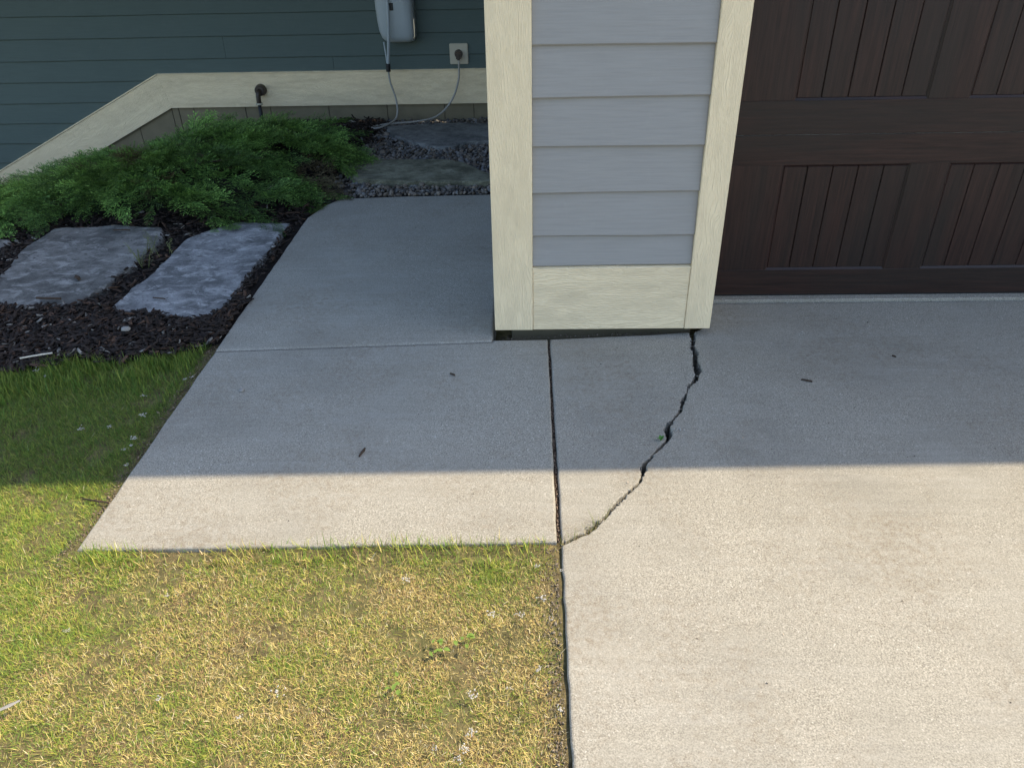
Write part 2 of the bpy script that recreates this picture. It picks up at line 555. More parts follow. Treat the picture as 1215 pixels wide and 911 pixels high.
# ------------------------------------------------------------------ ground
MULCH_FRONT = [(-6, 2.10), (-2.6, 2.22), (-1.879, 2.271), (-1.72, 2.315), (-1.515, 2.336), (-1.318, 2.381), (-1.20, 2.47)]
def mulch_y(x): return np.interp(x, [p[0] for p in MULCH_FRONT], [p[1] for p in MULCH_FRONT]) + (vnoise(x, 0 * np.asarray(x, float), 3, 9) - 0.5) * 0.05
def fall(x, y):
    """the bed drops away to the left of the house corner"""
    x, y = np.asarray(x, float), np.asarray(y, float)
    k = np.maximum(0, -x - 2.0)
    far = -0.28 * (np.sqrt(k * k + 0.04) - 0.2)
    near = -0.14 * np.maximum(0, -x - 2.6)
    w = sstep(3.3, 4.5, y)
    return np.maximum(far * w + near * (1 - w), -0.9)
UNDER = [(WL + 0.03, 1.435), (XJ - 0.012, 1.435), (XJ + 0.02, 1.43), (XJ + 0.03, 1.38), (XJ + 0.03, -30), (8, -30), (8, 6), (-0.16, 6), (-0.16, 4.10), (-1.01, 4.06), (WL + 0.03, 3.79)]
def ground_z(x, y):
    x, y = np.asarray(x, float), np.asarray(y, float)
    z = -0.022 + (fbm(x, y, 5, 7) - 0.5) * 0.018 + fall(x, y)
    # crumbly trough along the drive edge and beside the walk
    z += np.maximum(0.011 * sstep(1.28, 1.36, y) * (y < 1.45) * (x > -1.2) * (x < 0.05), 0.010 * sstep(-0.15, 0.02, x) * (y < 1.44))
    z = np.where((x > -1.3) & (y < 1.6), np.minimum(z, -0.007), z)
    far = sstep(8, 30, np.hypot(x, y))
    z = np.where(inpoly(x, y, UNDER), -0.125 + (fbm(x, y, 9, 40) - 0.5) * 0.03, z)
    return z * (1 - far) + far * -0.4
def build_ground():
    xs = np.concatenate([[-600, -200, -80, -40, -20, -12, -8, -6], np.arange(-5, -2.2, 0.08), np.arange(-2.2, 0.9, 0.018), np.arange(0.9, 3, 0.15), [4, 6, 7.9, 8.1, 12, 20, 40, 80, 200, 600]])
    ys = np.concatenate([[-600, -200, -80, -40, -30.1, -29.9, -20, -10, -5, -2, -1], np.arange(-0.5, 0.7, 0.06), np.arange(0.7, 2.7, 0.018), np.arange(2.7, 6.1, 0.04), [6.4, 7, 9, 14, 25, 50, 100, 250, 600]])
    X, Y = np.meshgrid(xs, ys)
    Z = ground_z(X, Y)
    V = np.column_stack([X.ravel(), Y.ravel(), Z.ravel()])
    nx, ny = len(xs), len(ys)
    i = (np.arange(ny - 1)[:, None] * nx + np.arange(nx - 1)[None, :]).ravel()
    L = np.column_stack([i, i + 1, i + 1 + nx, i + nx]).ravel()
    return kind(npmesh('ground', V, L, np.full(len(i), 4), M['ground'], smooth=True), 'structure')
build_ground()

# dark bed under the chips, a sheet over the soil
def sheet(name, xs, ys, keep, dz, mat):
    X, Y = np.meshgrid(xs, ys)
    Z = ground_z(X, Y) + dz
    nx = len(xs)
    V = np.column_stack([X.ravel(), Y.ravel(), Z.ravel()])
    F_ = []
    for j in range(len(ys) - 1):
        for i in range(nx - 1):
            if keep((xs[i] + xs[i + 1]) / 2, (ys[j] + ys[j + 1]) / 2):
                a = j * nx + i
                F_ += [a, a + 1, a + 1 + nx, a + nx]
    used = np.unique(F_)
    remap = np.full(len(V), -1)
    remap[used] = np.arange(len(used))
    return kind(npmesh(name, V[used], remap[np.array(F_)], np.full(len(F_) // 4, 4), mat, smooth=True), 'structure')
GX = -1.12     # gravel begins right of this
sheet('mulch_bed', np.arange(-5, -1.14, 0.06), np.arange(2.0, 5.95, 0.06), lambda x, y: y > float(mulch_y(x)) + 0.02 and not (x > WL - 0.03 and y < 3.8), 0.008, M['mulch_base'])
sheet('gravel_bed', np.arange(-1.18, -0.10, 0.04), np.arange(4.06, 5.95, 0.04), lambda x, y: True, 0.0125, M['gravel_base'])

# ------------------------------------------------------------------ walkway and driveway
walk = kind(empty('walkway', (-0.55, 2.7, 0)), 'structure')
R6 = 0.007
yj = lambda x: 2.403 + (x + 1.136) * (2.455 - 2.403) / 1.0
low = chipped([(WL, 1.387), (XJ - 0.006, 1.412)], 0.0015, 0.05, 3) + chipped([(XJ - 0.006, 1.412), (XJ - 0.004, 2.468)], 0.0012, 0.04, 4) \
    + [(XJ - 0.004, 2.468), (-0.135, 2.468), (-0.135, yj(-0.135) - 0.0035)] + [(WL + 0.002, yj(WL) - 0.0035)] + chipped([(WL, yj(WL) - 0.02), (WL, 1.387)], 0.0015, 0.05, 5)[1:]
slab('slab', low, [0.011 if (p[1] > 2.39 and p[0] < -0.1) else R6 for p in low], 0.0, 0.15, M['concrete'], walk)
upp = [(WL, yj(WL) + 0.0012), (-0.135, yj(-0.135) + 0.0012), (-0.135, 4.135), (-0.218, 4.134), (-0.70, 4.12), (-1.037, 4.094), (-1.10, 3.99), (-1.154, 3.80)] + chipped([(WL, 3.78), (WL, yj(WL) + 0.02)], 0.0015, 0.05, 6)[1:]
slab('slab', upp, [0.011 if p[1] < 2.5 else R6 for p in upp], 0.001, 0.15, M['concrete'], walk)
# tilted-in filler left in the open joint
box('joint_filler', XJ - 0.0075, XJ + 0.0075, 1.43, 2.46, -0.09, -0.014, M['joint'], walk)

V = [(x, yj(x) + dy, z_) for x in (WL + 0.004, -0.137) for dy in (-0.0085, 0.0062) for z_ in (-0.10, -0.0065)]
pymesh('joint_filler', V, [(0, 1, 3, 2), (4, 6, 7, 5), (0, 4, 5, 1), (2, 3, 7, 6), (1, 5, 7, 3), (0, 2, 6, 4)], M['joint'], walk)

drive = kind(empty('driveway', (2.0, 1.0, 0)), 'structure')
crk = [(XJ + 0.006, 1.409)] + CL[::-1]
crk = [p for p in crk if p[1] > 1.409 and p[0] > XJ + 0.010]
cor = [(XJ + 0.006, 1.412)] + crk + [(0.45, 2.500), (0.30, 2.490), (XJ + 0.0045, 2.472)] + chipped([(XJ + 0.0045, 2.45), (XJ + 0.006, 1.43)], 0.0012, 0.04, 8)[1:]
_rr = random.Random(77)
cr_r = [_rr.uniform(0.001, 0.007) if (0.02 < i / len(cor) and i <= len(crk)) else R6 for i in range(len(cor))]
cor_o = slab('broken_corner', cor, cr_r, -0.002, 0.15, M['concrete'], drive)
cor_o['label'] = 'broken corner piece of driveway beside crack'
crr = [p for p in CR if p[1] > 1.400]
drv = [(XJ + 0.005, 1.396)] + chipped([(XJ + 0.005, 1.38), (XJ + 0.001, 0.6)], 0.0018, 0.03, 9) + [(XJ + 0.001, 0.6), (XJ, -9), (7, -9), (7, 2.750), (0.690, 2.750), (0.690, 2.60), (0.64, 2.53)] + crr
dr = [R6 if (p not in crr) else _rr.uniform(0.001, 0.007) for p in drv]
slab('slab', drv, dr, 0.0, 0.15, M['concrete'], drive)
gf = kind(box('garage_floor', 0.66, 7, 2.757, 5.9, -0.10, 0.011, M['concrete'], None, 0.003), 'structure')

# ------------------------------------------------------------------ siding helper
def siding_board(parent, x0, x1, y, zb, exp, seed=0, lap=0.03, mat='siding'):
    """one lap board: butt edge stands proud, top slips under the board above"""
    n = max(2, int((x1 - x0) / 0.09))
    V, Fc = [], []
    r = random.Random(seed * 31 + 5)
    ph = r.uniform(0, 9)
    for i in range(n + 1):
        x = x0 + (x1 - x0) * i / n
        wob = 0.0012 * math.sin(x * 7 + ph) + 0.0008 * math.sin(x * 17 + ph * 2)
        wz = 0.0008 * math.sin(x * 5 + ph)
        f = y - 0.0165 + wob
        ring = [(x, f + 0.0135, zb + 0.004 + wz), (x, f + 0.0035, zb + wz), (x, f, zb + 0.0042 + wz), (x, y - 0.0025, zb + exp + lap), (x, y + 0.001, zb + exp + lap)]
        V += ring
    for i in range(n):
        for k in range(5):
            a, b = i * 5 + k, i * 5 + (k + 1) % 5
            Fc.append((a, b, b + 5, a + 5))
    Fc.append((0, 1, 2, 3, 4)[::-1])
    Fc.append(tuple(n * 5 + k for k in range(5)))
    o = pymesh('siding_board', V, Fc, M[mat], parent)
    bm = bmesh.new(); bm.from_mesh(o.data)
    bmesh.ops.recalc_face_normals(bm, faces=bm.faces)
    bm.to_mesh(o.data); bm.free()
    return o

# ------------------------------------------------------------------ garage pier
TOP = 2.745
PY, XL, XR, XA, XB = 2.4837, -0.1254, 0.6669, 0.0146, 0.5736
pier = tag(empty('garage_pier', (0.27, 2.7, 0)), 'garage corner pier of grey lap siding framed by cream trim boards', 'pier')
box('foundation', XL + 0.060, XR - 0.05, PY + 0.085, 2.74, -0.12, 0.03, M['found'], pier, 0.004)
box('wall_core', XL + 0.012, XR - 0.012, PY + 0.03, 2.86, 0.031, TOP, M['dark_core'], pier)
box('corner_board', XL, XA, PY, PY + 0.03, 0.030, TOP, M['trim_v'], pier, 0.002)
# right-hand board: front and jamb return toward the door
box('corner_board', XB, XR, PY, PY + 0.03, 0.030, TOP, M['trim_v'], pier, 0.002)
box('jamb_board', XR - 0.0215, XR + 0.0015, PY + 0.0305, 2.83, 0.030, TOP, M['trim_v'], pier, 0.002)
box('base_board', XA + 0.0008, XB - 0.0008, PY + 0.0035, PY + 0.029, 0.030, 0.268, M['trim_h'], pier, 0.002)
# sloping drip cap over the base board
prism = [(PY + 0.0035, 0.2685), (PY + 0.0035, 0.2735), (PY + 0.018, 0.2775), (PY + 0.029, 0.2775), (PY + 0.029, 0.2685)]
V = [(XA + 0.001, y, z) for y, z in prism] + [(XB - 0.001, y, z) for y, z in prism]
Fc = [(i, (i + 1) % 5, (i + 1) % 5 + 5, i + 5) for i in range(5)] + [(4, 3, 2, 1, 0), (5, 6, 7, 8, 9)]
pymesh('drip_cap', V, Fc, M['trim_h'], pier)
z = 0.2772 + 0.114 - 0.1524
for i in range(17):
    zb = z + 0.1524 * i
    e = 0.1524
    if zb < 0.281:
        e = zb + 0.1524 - 0.281
        zb = 0.281
    e = min(e, TOP - zb - 0.032)
    if e > 0.01: siding_board(pier, XA + 0.001, XB - 0.001, PY + 0.0245, zb, e, i + 40)
# side wall of the garage running back to the house
side = tag(empty('garage_side_wall', (-0.11, 4.2, 0)), 'garage side wall of grey boards behind the pier', 'wall')
box('wall_core', -0.1120, -0.02, 2.862, 5.88, -0.1, TOP, M['siding'], side)
box('corner_board', -0.1254, -0.1125, 2.520, 2.66, 0.03, TOP, M['trim_v'], side, 0.002)

# ------------------------------------------------------------------ garage door
DY = 2.79
gd = tag(empty('garage_door', (3.12, DY + 0.03, 0)), 'dark brown wood grain sectional garage door with grooved plank panels', 'garage door')
DX0, DX1 = 0.674, 0.674 + 5.06
SEC = [(0.020, 0.647, 0.125, 0.540), (0.650, 1.277, 0.766, 1.181), (1.280, 1.907, 1.396, 1.811), (1.910, 2.537, 2.026, 2.441)]
PX = [0.9365 + 0.605 * i for i in range(8)]
PW, PLK = 0.4625, 0.0925
plank_me = {}
for z0, z1, pz0, pz1 in SEC:
    sec = box('door_section', DX0, DX1, DY + 0.016, DY + 0.05, z0 + 0.004, z1 - 0.004, M['door_h'], gd)
    # rails and stiles stand proud of the plank fields
    for a, b in ((z0, pz0), (pz1, z1)):
        box('rail', DX0, DX1, DY, DY + 0.0155, a - 0.0008, b, M['door_h'], sec, 0.0009)
    edges = [DX0] + [v for p in PX for v in (p, p + PW)] + [DX1]
    for k in range(0, len(edges), 2):
        box('stile', edges[k], edges[k + 1], DY + 0.0004, DY + 0.0156, pz0 - 0.001, pz1 + 0.001, M['door_v'], sec, 0.0018)
    for p in PX:
        # moulded slope round the field
        g = 0.009
        for (q0, q1) in (((p, pz0), (p + PW, pz0)), ((p + PW, pz0), (p + PW, pz1)), ((p + PW, pz1), (p, pz1)), ((p, pz1), (p, pz0))):
            dx, dz = q1[0] - q0[0], q1[1] - q0[1]
            L = math.hypot(dx, dz); dx /= L; dz /= L
            nx_, nz_ = -dz, dx
            yo, yi, yb = DY + 0.0022, DY + 0.0085, DY + 0.0152
            vv = [(q0[0], yo, q0[1]), (q1[0], yo, q1[1]), (q1[0] + (nx_ - dx) * g, yi, q1[1] + (nz_ - dz) * g), (q0[0] + (nx_ + dx) * g, yi, q0[1] + (nz_ + dz) * g)]
            vv += [(x, yb, zz) for x, _, zz in vv]
            o = pymesh('moulding', vv, [(0, 1, 2, 3), (3, 2, 6, 7), (0, 4, 5, 1), (1, 5, 6, 2), (0, 3, 7, 4)], M['door_h'] if abs(dx) > 0.5 else M['door_v'], sec)
        for j in range(5):
            x0 = p + j * PLK
            a0, a1 = x0 + 0.0009, x0 + PLK - 0.0009
            if j == 0: a0 = p + 0.0075
            if j == 4: a1 = p + PW - 0.0075
            box('plank', a0, a1, DY + 0.0052, DY + 0.0154, pz0 + 0.0075, pz1 - 0.0075, M['door_v'], sec, 0.0022)
box('bottom_seal', DX0, DX1, DY + 0.004, DY + 0.05, 0.0115, 0.0215, M['rubber'], gd, 0.002)

# wall above the door, out of the picture
box('header_board', XR - 0.02, 6.6, DY - 0.06, DY - 0.004, 2.50, TOP, M['trim_h'], gd)

# ------------------------------------------------------------------ back wall of the house
WY = 5.90
hw = tag(empty('house_wall', (-2.5, WY, 0)), 'teal lap siding house wall coloured dark for shade above a stepped cream skirt board', 'wall')
box('wall_core', -7, -0.02, WY + 0.004, WY + 0.1, -1.3, TOP, M['dark_core'], hw)
SL = (0.361 + 0.342) / (-2.714 + 4.171)
k0 = 0.455
xu = lambda z: -2.714 - (0.361 - z) / SL
row = -6
while True:
    zb = k0 + 0.1465 * row
    if zb > TOP - 0.05: break
    e = min(0.1465, TOP - 0.032 - zb)
    if row == -1:      # the course that dies into the skirt board
        for a, b in [(-7, -1.410), (-1.408, -0.121)]: siding_board(hw, a, b, WY, zb, e, 100 + row, mat='siding_teal_shaded')
    elif row < -1:
        siding_board(hw, -7, xu(zb + e) + 0.10, WY, zb, e, 100 + row, mat='siding_teal_shaded')
    elif row == 0:
        for a, b in [(-7, -2.1865), (-2.1845, -0.121)]: siding_board(hw, a, b, WY, zb, e, 100 + row, mat='siding_teal_shaded')
    else:
        siding_board(hw, -7, -0.121, WY, zb, e, 100 + row, mat='siding_teal_shaded')
    row += 1
# skirt: level run and sloping run, mitred, with a thin drip cap
sk0, sk1 = WY - 0.030, WY - 0.0145
LY, UY = 0.120, 0.352
mx = -2.690      # mitre
box_pts = [(-2.667, LY), (-0.121, LY), (-0.121, UY), (-2.714, UY)]
prism_xz('skirt_board', box_pts, sk0, sk1, M['trim_h'], hw)
far = -6.6
dl = lambda x, z0, x0: z0 + (x - x0) * SL
prism_xz('skirt_board', [(far, dl(far, LY, -2.6673)), (-2.6673, LY), (-2.7143, UY), (far, dl(far, UY, -2.7165))], sk0, sk1, M['trim_d'], hw)
prism_xz('drip_cap', [(-2.7145, UY + 0.0015), (-0.121, UY + 0.0015), (-0.121, UY + 0.010), (-2.717, UY + 0.010)], sk0 - 0.006, WY - 0.013, M['trim_h'], hw, 0.001)
prism_xz('drip_cap', [(far, dl(far, UY + 0.0015, -2.7165)), (-2.7165, UY + 0.0015), (-2.7195, UY + 0.010), (far, dl(far, UY + 0.010, -2.7195))], sk0 - 0.006, WY - 0.013, M['trim_d'], hw, 0.001)
# foundation: poured in narrow forms, joints showing
fx = [-6.5, -5.6, -4.7, -3.9, -3.3, -2.96, -2.68, -2.628, -2.512, -2.12, -1.93, -1.49, -1.05, -0.62, -0.40, -0.13]
for a, b in zip(fx[:-1], fx[1:]):
    box('foundation_panel', a + 0.002, b - 0.002, WY - 0.004 + random.uniform(-0.0025, 0.0025), WY + 0.003, -1.25, min(0.1185, dl(b, 0.1185, -2.6673) + 0.01), M['found'], hw, 0.002)

# ------------------------------------------------------------------ roofs above the frame: they cast the shade
EY, JY = 2.085, 4.98
roof = tag(empty('garage_roof', (3.2, 4.0, TOP)), 'low shingled garage roof with deep front eave above the pier', 'roof')
RX0, RX1 = -0.17, 8.0
box('soffit', RX0, RX1, EY + 0.106, 6.0, TOP + 0.001, TOP + 0.03, M['soffit'], roof)
box('fascia', RX0, RX1, EY + 0.08, EY + 0.105, TOP - 0.015, TOP + 0.17, M['trim_h'], roof)
V = [(RX0 - 0.05, EY - 0.075, TOP + 0.171), (RX1, EY + 0.07, TOP + 0.171), (RX1, 6.05, TOP + 1.6), (RX0 - 0.05, 6.05, TOP + 1.6)]
V += [(x, y, z_ + 0.03) for x, y, z_ in V]
pymesh('roof_deck', V, [(3, 2, 1, 0), (4, 5, 6, 7), (0, 1, 5, 4), (1, 2, 6, 5), (2, 3, 7, 6), (3, 0, 4, 7)], M['shingle'], roof)
prism = [(EY + 0.11, TOP + 0.031), (5.95, TOP + 0.031), (5.95, TOP + 1.54), (EY + 0.11, TOP + 0.165)]
V = [(RX0 + 0.01, y, z_) for y, z_ in prism] + [(RX0 + 0.03, y, z_) for y, z_ in prism]
pymesh('gable_end', V, [(0, 1, 2, 3), (7, 6, 5, 4), (0, 4, 5, 1), (1, 5, 6, 2), (2, 6, 7, 3), (3, 7, 4, 0)], M['siding'], roof)
# unseen overhang added over the nook, shaped to darken the house wall
jet = tag(empty('shade_overhang', (-2.7, 5.5, 1.42)), 'unseen overhang added to shade the house wall', 'overhang')
box('soffit', -5.2, -0.19, JY, 5.88, 1.42, 1.45, M['soffit'], jet)
box('overhang_front', -5.2, -0.19, JY, JY + 0.05, 1.451, 2.74, M['siding_teal_shaded'], jet)
box('overhang_end', -5.2, -5.15, JY + 0.051, 5.88, 1.451, 2.74, M['siding_teal_shaded'], jet)

# ------------------------------------------------------------------ wall fittings
# rounded reel housing on the siding
rl = tag(empty('hose_reel', (-0.912, 5.80, 0.55)), 'pale grey rounded reel housing mounted on dark siding', 'reel')
def reel_shell():
    x0, x1, zb, zt, y1 = -1.045, -0.782, 0.552, 1.06, WY - 0.014
    outline = [(x0, zt), (x0, 0.78), (x0 + 0.004, 0.70), (x0 + 0.012, 0.63), (x0 + 0.028, 0.585), (x0 + 0.055, 0.560), (x0 + 0.10, zb), (x1 - 0.05, zb), (x1 - 0.015, 0.560), (x1 - 0.002, 0.59), (x1, 0.66), (x1, zt - 0.08), (x1 - 0.04, zt)]
    cx = (x0 + x1) / 2
    V, Fc = [], []
    prof = [(1.0, y1), (1.0, y1 - 0.06), (0.985, y1 - 0.10), (0.93, y1 - 0.128), (0.80, y1 - 0.145), (0.5, y1 - 0.152)]
    n = len(outline)
    cz = 0.82
    for s, y in prof:
        for x, z_ in outline: V.append((cx + (x - cx) * s, y, cz + (z_ - cz) * s))
    for k in range(len(prof) - 1):
        for i in range(n):
            j = (i + 1) % n
            Fc.append((k * n + i, k * n + j, (k + 1) * n + j, (k + 1) * n + i))
    Fc.append(tuple(range((len(prof) - 1) * n, len(prof) * n)))
    Fc.append(tuple(range(n))[::-1])
    o = pymesh('housing', V, Fc, M['reel'], rl, True)
    global housing
    housing = o
    bm = bmesh.new(); bm.from_mesh(o.data); bmesh.ops.recalc_face_normals(bm, faces=bm.faces); bm.to_mesh(o.data); bm.free()
reel_shell()
box('slot', -0.937, -0.912, 5.728, 5.74, 0.765, 0.812, M['black'], housing, 0.002)
box('bracket', -0.99, -0.84, WY - 0.0135, WY - 0.0125, 0.60, 0.98, M['black'], rl)
tube('hose', catmull([(-0.944, 5.722, 0.86), (-0.948, 5.70, 0.70), (-0.965, 5.72, 0.55), (-0.985, 5.745, 0.415)]), 0.0105, M['reel'], rl, 10)
tube('lead', catmull([(-1.010, 5.80, 0.56), (-1.000, 5.775, 0.48), (-0.992, 5.75, 0.415)]), 0.005, M['reel'], rl, 8)
tube('coupling', [Vector((-0.986, 5.745, 0.425)), Vector((-0.986, 5.745, 0.412)), Vector((-0.987, 5.745, 0.405)), Vector((-0.988, 5.745, 0.385)), Vector((-0.988, 5.745, 0.372))], 0.0165, M['black'], rl, 12)

# outlet
ol = tag(empty('outlet_plate', (-0.49, WY - 0.02, 0.40)), 'square beige outlet plate on siding with dark plug', 'outlet')
box('plate', -0.556, -0.424, WY - 0.027, WY - 0.0135, 0.392, 0.530, M['plate'], ol, 0.004, 2)
bm = bmesh.new()
bmesh.ops.create_cone(bm, cap_ends=True, segments=18, radius1=0.030, radius2=0.024, depth=0.035, matrix=Matrix.Translation((-0.492, WY - 0.045, 0.462)) @ Matrix.Rotation(math.pi / 2, 4, 'X'))
plug = bm_to('plug', bm, M['bronze'], ol)
box('plug_boot', -0.508, -0.474, WY - 0.085, WY - 0.063, 0.425, 0.478, M['bronze'], plug, 0.008, 2)

# cord from the coupling, looping over the stones up to the outlet
cord = catmull([(-0.988, 5.745, 0.372), (-0.982, 5.742, 0.30), (-0.955, 5.74, 0.20), (-0.945, 5.72, 0.12), (-0.955, 5.69, 0.065), (-0.99, 5.62, 0.045), (-1.045, 5.54, 0.036), (-1.095, 5.525, 0.032), (-1.112, 5.565, 0.030), (-1.06, 5.62, 0.032), (-0.95, 5.65, 0.036), (-0.80, 5.69, 0.038), (-0.68, 5.735, 0.055), (-0.60, 5.77, 0.105), (-0.535, 5.80, 0.19), (-0.496, 5.815, 0.30), (-0.489, 5.818, 0.39), (-0.490, 5.826, 0.424)], 8)
tag(tube('power_cord', cord, 0.0068, M['cord'], None, 8), 'pale cord looping over gravel from reel to outlet', 'cord')

# brown sillcock through the skirt board
sp = tag(empty('wall_spigot', (-1.97, WY - 0.05, 0.0)), 'dark bronze round spigot with short black pipe on skirt board', 'spigot')
bm = bmesh.new()
bmesh.ops.create_cone(bm, cap_ends=True, segments=20, radius1=0.043, radius2=0.036, depth=0.05, matrix=Matrix.Translation((-1.965, sk0 - 0.026, 0.240)) @ Matrix.Rotation(math.pi / 2, 4, 'X'))
bmesh.ops.bevel(bm, geom=bm.edges[:], offset=0.004, segments=1, affect='EDGES')
bm_to('flange', bm, M['bronze'], sp)
tube('elbow', catmull([(-1.968, sk0 - 0.05, 0.242), (-1.970, sk0 - 0.075, 0.225), (-1.972, sk0 - 0.08, 0.19), (-1.973, sk0 - 0.08, 0.16)]), 0.017, M['bronze'], sp, 12)
tube('vent_ring', [Vector((-1.973, sk0 - 0.08, 0.162)), Vector((-1.973, sk0 - 0.08, 0.150))], 0.024, M['plate'], sp, 12)
tube('pipe', [Vector((-1.973, sk0 - 0.08, 0.150)), Vector((-1.976, sk0 - 0.08, 0.06)), Vector((-1.978, sk0 - 0.08, -0.06))], 0.0135, M['black'], sp, 10)

# ------------------------------------------------------------------ flagstones
def flagstone(name, pts, top, thick, mat, label, seed, cat='flagstone', tilt=(0, 0)):
    r = random.Random(seed)
    c = Vector((sum(p[0] for p in pts) / len(pts), sum(p[1] for p in pts) / len(pts)))
    dense = []
    m = len(pts)
    for i in range(m):
        a, b = pts[i], pts[(i + 1) % m]
        L = math.dist(a, b)
        n = max(2, int(L / 0.022))
        for k in range(n):
            t = k / n
            dense.append((a[0] + (b[0] - a[0]) * t, a[1] + (b[1] - a[1]) * t))
    D = np.array(dense)
    for _ in range(1): D = (np.roll(D, 1, 0) + D * 2 + np.roll(D, -1, 0)) / 4
    D = D + np.column_stack([fbm(D[:, 0], D[:, 1], seed, 12, 3) - 0.5, fbm(D[:, 1], D[:, 0], seed + 9, 12, 3) - 0.5]) * 0.03
    n = len(D)
    cc = np.array(c)
    rings = []
    for s, dz in ((1.0, -thick), (1.012, -thick * 0.55), (1.0, -0.012), (0.988, -0.003), (0.965, 0.0), (0.88, 0), (0.75, 0), (0.6, 0), (0.45, 0), (0.3, 0), (0.15, 0)):
        q = cc + (D - cc) * s
        if -thick < dz < -0.002: q = q + (np.array([[r.uniform(-1, 1), r.uniform(-1, 1)] for _ in range(n)]) * 0.003)
        zz = top + dz + (fbm(q[:, 0], q[:, 1], seed + 3, 5, 4) - 0.5) * 0.013 * (dz > -thick) + (q[:, 0] - cc[0]) * tilt[0] + (q[:, 1] - cc[1]) * tilt[1]
        rings.append(np.column_stack([q, zz]))
    V = np.concatenate(rings + [np.array([[cc[0], cc[1], rings[-1][:, 2].mean()]])])
    Fc = []
    for k in range(len(rings) - 1):
        for i in range(n):
            j = (i + 1) % n
            Fc.append((k * n + i, k * n + j, (k + 1) * n + j, (k + 1) * n + i))
    last = (len(rings) - 1) * n
    for i in range(n): Fc.append((last + i, last + (i + 1) % n, len(V) - 1))
    return tag(pymesh(name, V, Fc, mat, None, False), label, cat, 'flagstones in the beds')

STONES = dict(
    blue=[(-1.71, 2.735), (-1.50, 2.70), (-1.34, 2.655), (-1.265, 2.66), (-1.225, 2.76), (-1.235, 3.00), (-1.215, 3.35), (-1.22, 3.70), (-1.50, 3.72), (-1.68, 3.50), (-1.665, 3.22), (-1.69, 2.95)],
    grey=[(-2.28, 2.80), (-2.05, 2.765), (-1.86, 2.775), (-1.815, 2.96), (-1.80, 3.20), (-1.785, 3.46), (-1.86, 3.66), (-2.12, 3.70), (-2.42, 3.66), (-2.43, 3.40), (-2.36, 3.12)],
    far=[(-2.95, 3.05), (-2.60, 3.02), (-2.53, 3.25), (-2.56, 3.52), (-2.80, 3.60), (-3.05, 3.40)],
    olive=[(-1.00, 4.33), (-0.60, 4.285), (-0.16, 4.275), (-0.16, 4.36), (-0.36, 4.62), (-0.47, 4.72), (-0.72, 4.74), (-1.02, 4.74), (-1.08, 4.55)],
    dark=[(-1.02, 5.62), (-0.95, 5.38), (-0.80, 5.19), (-0.62, 5.04), (-0.50, 5.03), (-0.38, 5.15), (-0.15, 5.19), (-0.15, 5.64), (-0.55, 5.66)])
flagstone('flagstone', STONES['blue'], 0.012, 0.075, M['stone_blue'], 'pale blue-grey flagstone beside the walkway edge', 21)
flagstone('flagstone', STONES['grey'], 0.013, 0.075, M['stone_grey'], 'mottled grey flagstone in black mulch behind the small weed', 34)
flagstone('flagstone', STONES['far'], 0.004, 0.08, M['stone_grey'], 'grey flagstone corner peeking from under the juniper', 47)
flagstone('flagstone', STONES['olive'], 0.034, 0.075, M['stone_olive'], 'olive mossy flagstone between the gravel and walkway', 58)
flagstone('flagstone', STONES['dark'], 0.030, 0.07, M['stone_dark'], 'dark pointed flagstone under the looped cord by the house wall', 63)

# ------------------------------------------------------------------ loose pieces: generic scatter
def scatter(name, tmpl, faces, pos, rot, scl, tints, mat, smooth=False):
    """tmpl: list of (n,3) vertex arrays with the same faces; pos (N,3), rot (N,3,3), scl (N,3)"""
    N = len(pos)
    T = np.array(tmpl)
    pick = RNG.integers(0, len(T), N)
    P = T[pick] * scl[:, None, :]
    P = np.einsum('nij,nkj->nki', rot, P) + pos[:, None, :]
    nv = T.shape[1]
    fl = np.concatenate([np.array(f) for f in faces])
    sizes = np.array([len(f) for f in faces])
    L = (fl[None, :] + (np.arange(N) * nv)[:, None]).ravel()
    return npmesh(name, P.reshape(-1, 3), L, np.tile(sizes, N), mat, np.repeat(tints, nv, 0), None, smooth)

def rots(yaw, pitch, roll):
    cz, sz, cx, sx, cy, sy = np.cos(yaw), np.sin(yaw), np.cos(pitch), np.sin(pitch), np.cos(roll), np.sin(roll)
    o, i = np.zeros_like(cz), np.ones_like(cz)
    Rz = np.array([[cz, -sz, o], [sz, cz, o], [o, o, i]]).transpose(2, 0, 1)
    Rx = np.array([[i, o, o], [o, cx, -sx], [o, sx, cx]]).transpose(2, 0, 1)
    Ry = np.array([[cy, o, sy], [o, i, o], [-sy, o, cy]]).transpose(2, 0, 1)
    return Rz @ Rx @ Ry

# mulch chips -------------------------------------------------------
def chip_templates(n=10):
    out = []
    for k in range(n):
        r = np.random.default_rng(100 + k)
        V = []
        for i, t in enumerate((-0.5, -0.15, 0.2, 0.5)):
            w = (0.35, 0.5, 0.45, 0.25)[i] * r.uniform(0.6, 1.2)
            b = r.uniform(-0.12, 0.12)
            zc = r.uniform(-0.3, 0.3)
            for sx, sz in ((-1, -1), (1, -1), (1, 1), (-1, 1)):
                V.append((sx * w * 0.5 + b, t + r.uniform(-0.06, 0.06), sz * 0.5 + zc))
        out.append(V)
    Fc = []
    for i in range(3):
        for k in range(4):
            a, b = i * 4 + k, i * 4 + (k + 1) % 4
            Fc.append((a, b, b + 4, a + 4))
    Fc += [(3, 2, 1, 0), (12, 13, 14, 15)]
    return [np.array(v) for v in out], Fc
CT, CF = chip_templates()
def stone_mask(x, y, grow=0.0):
    m = np.zeros(len(x), bool)
    for P in STONES.values():
        c = np.mean(P, 0)
        Q = [tuple(c + (np.array(p) - c) * (1 + grow)) for p in P]
        m |= inpoly(x, y, Q)
    return m
N = 15000
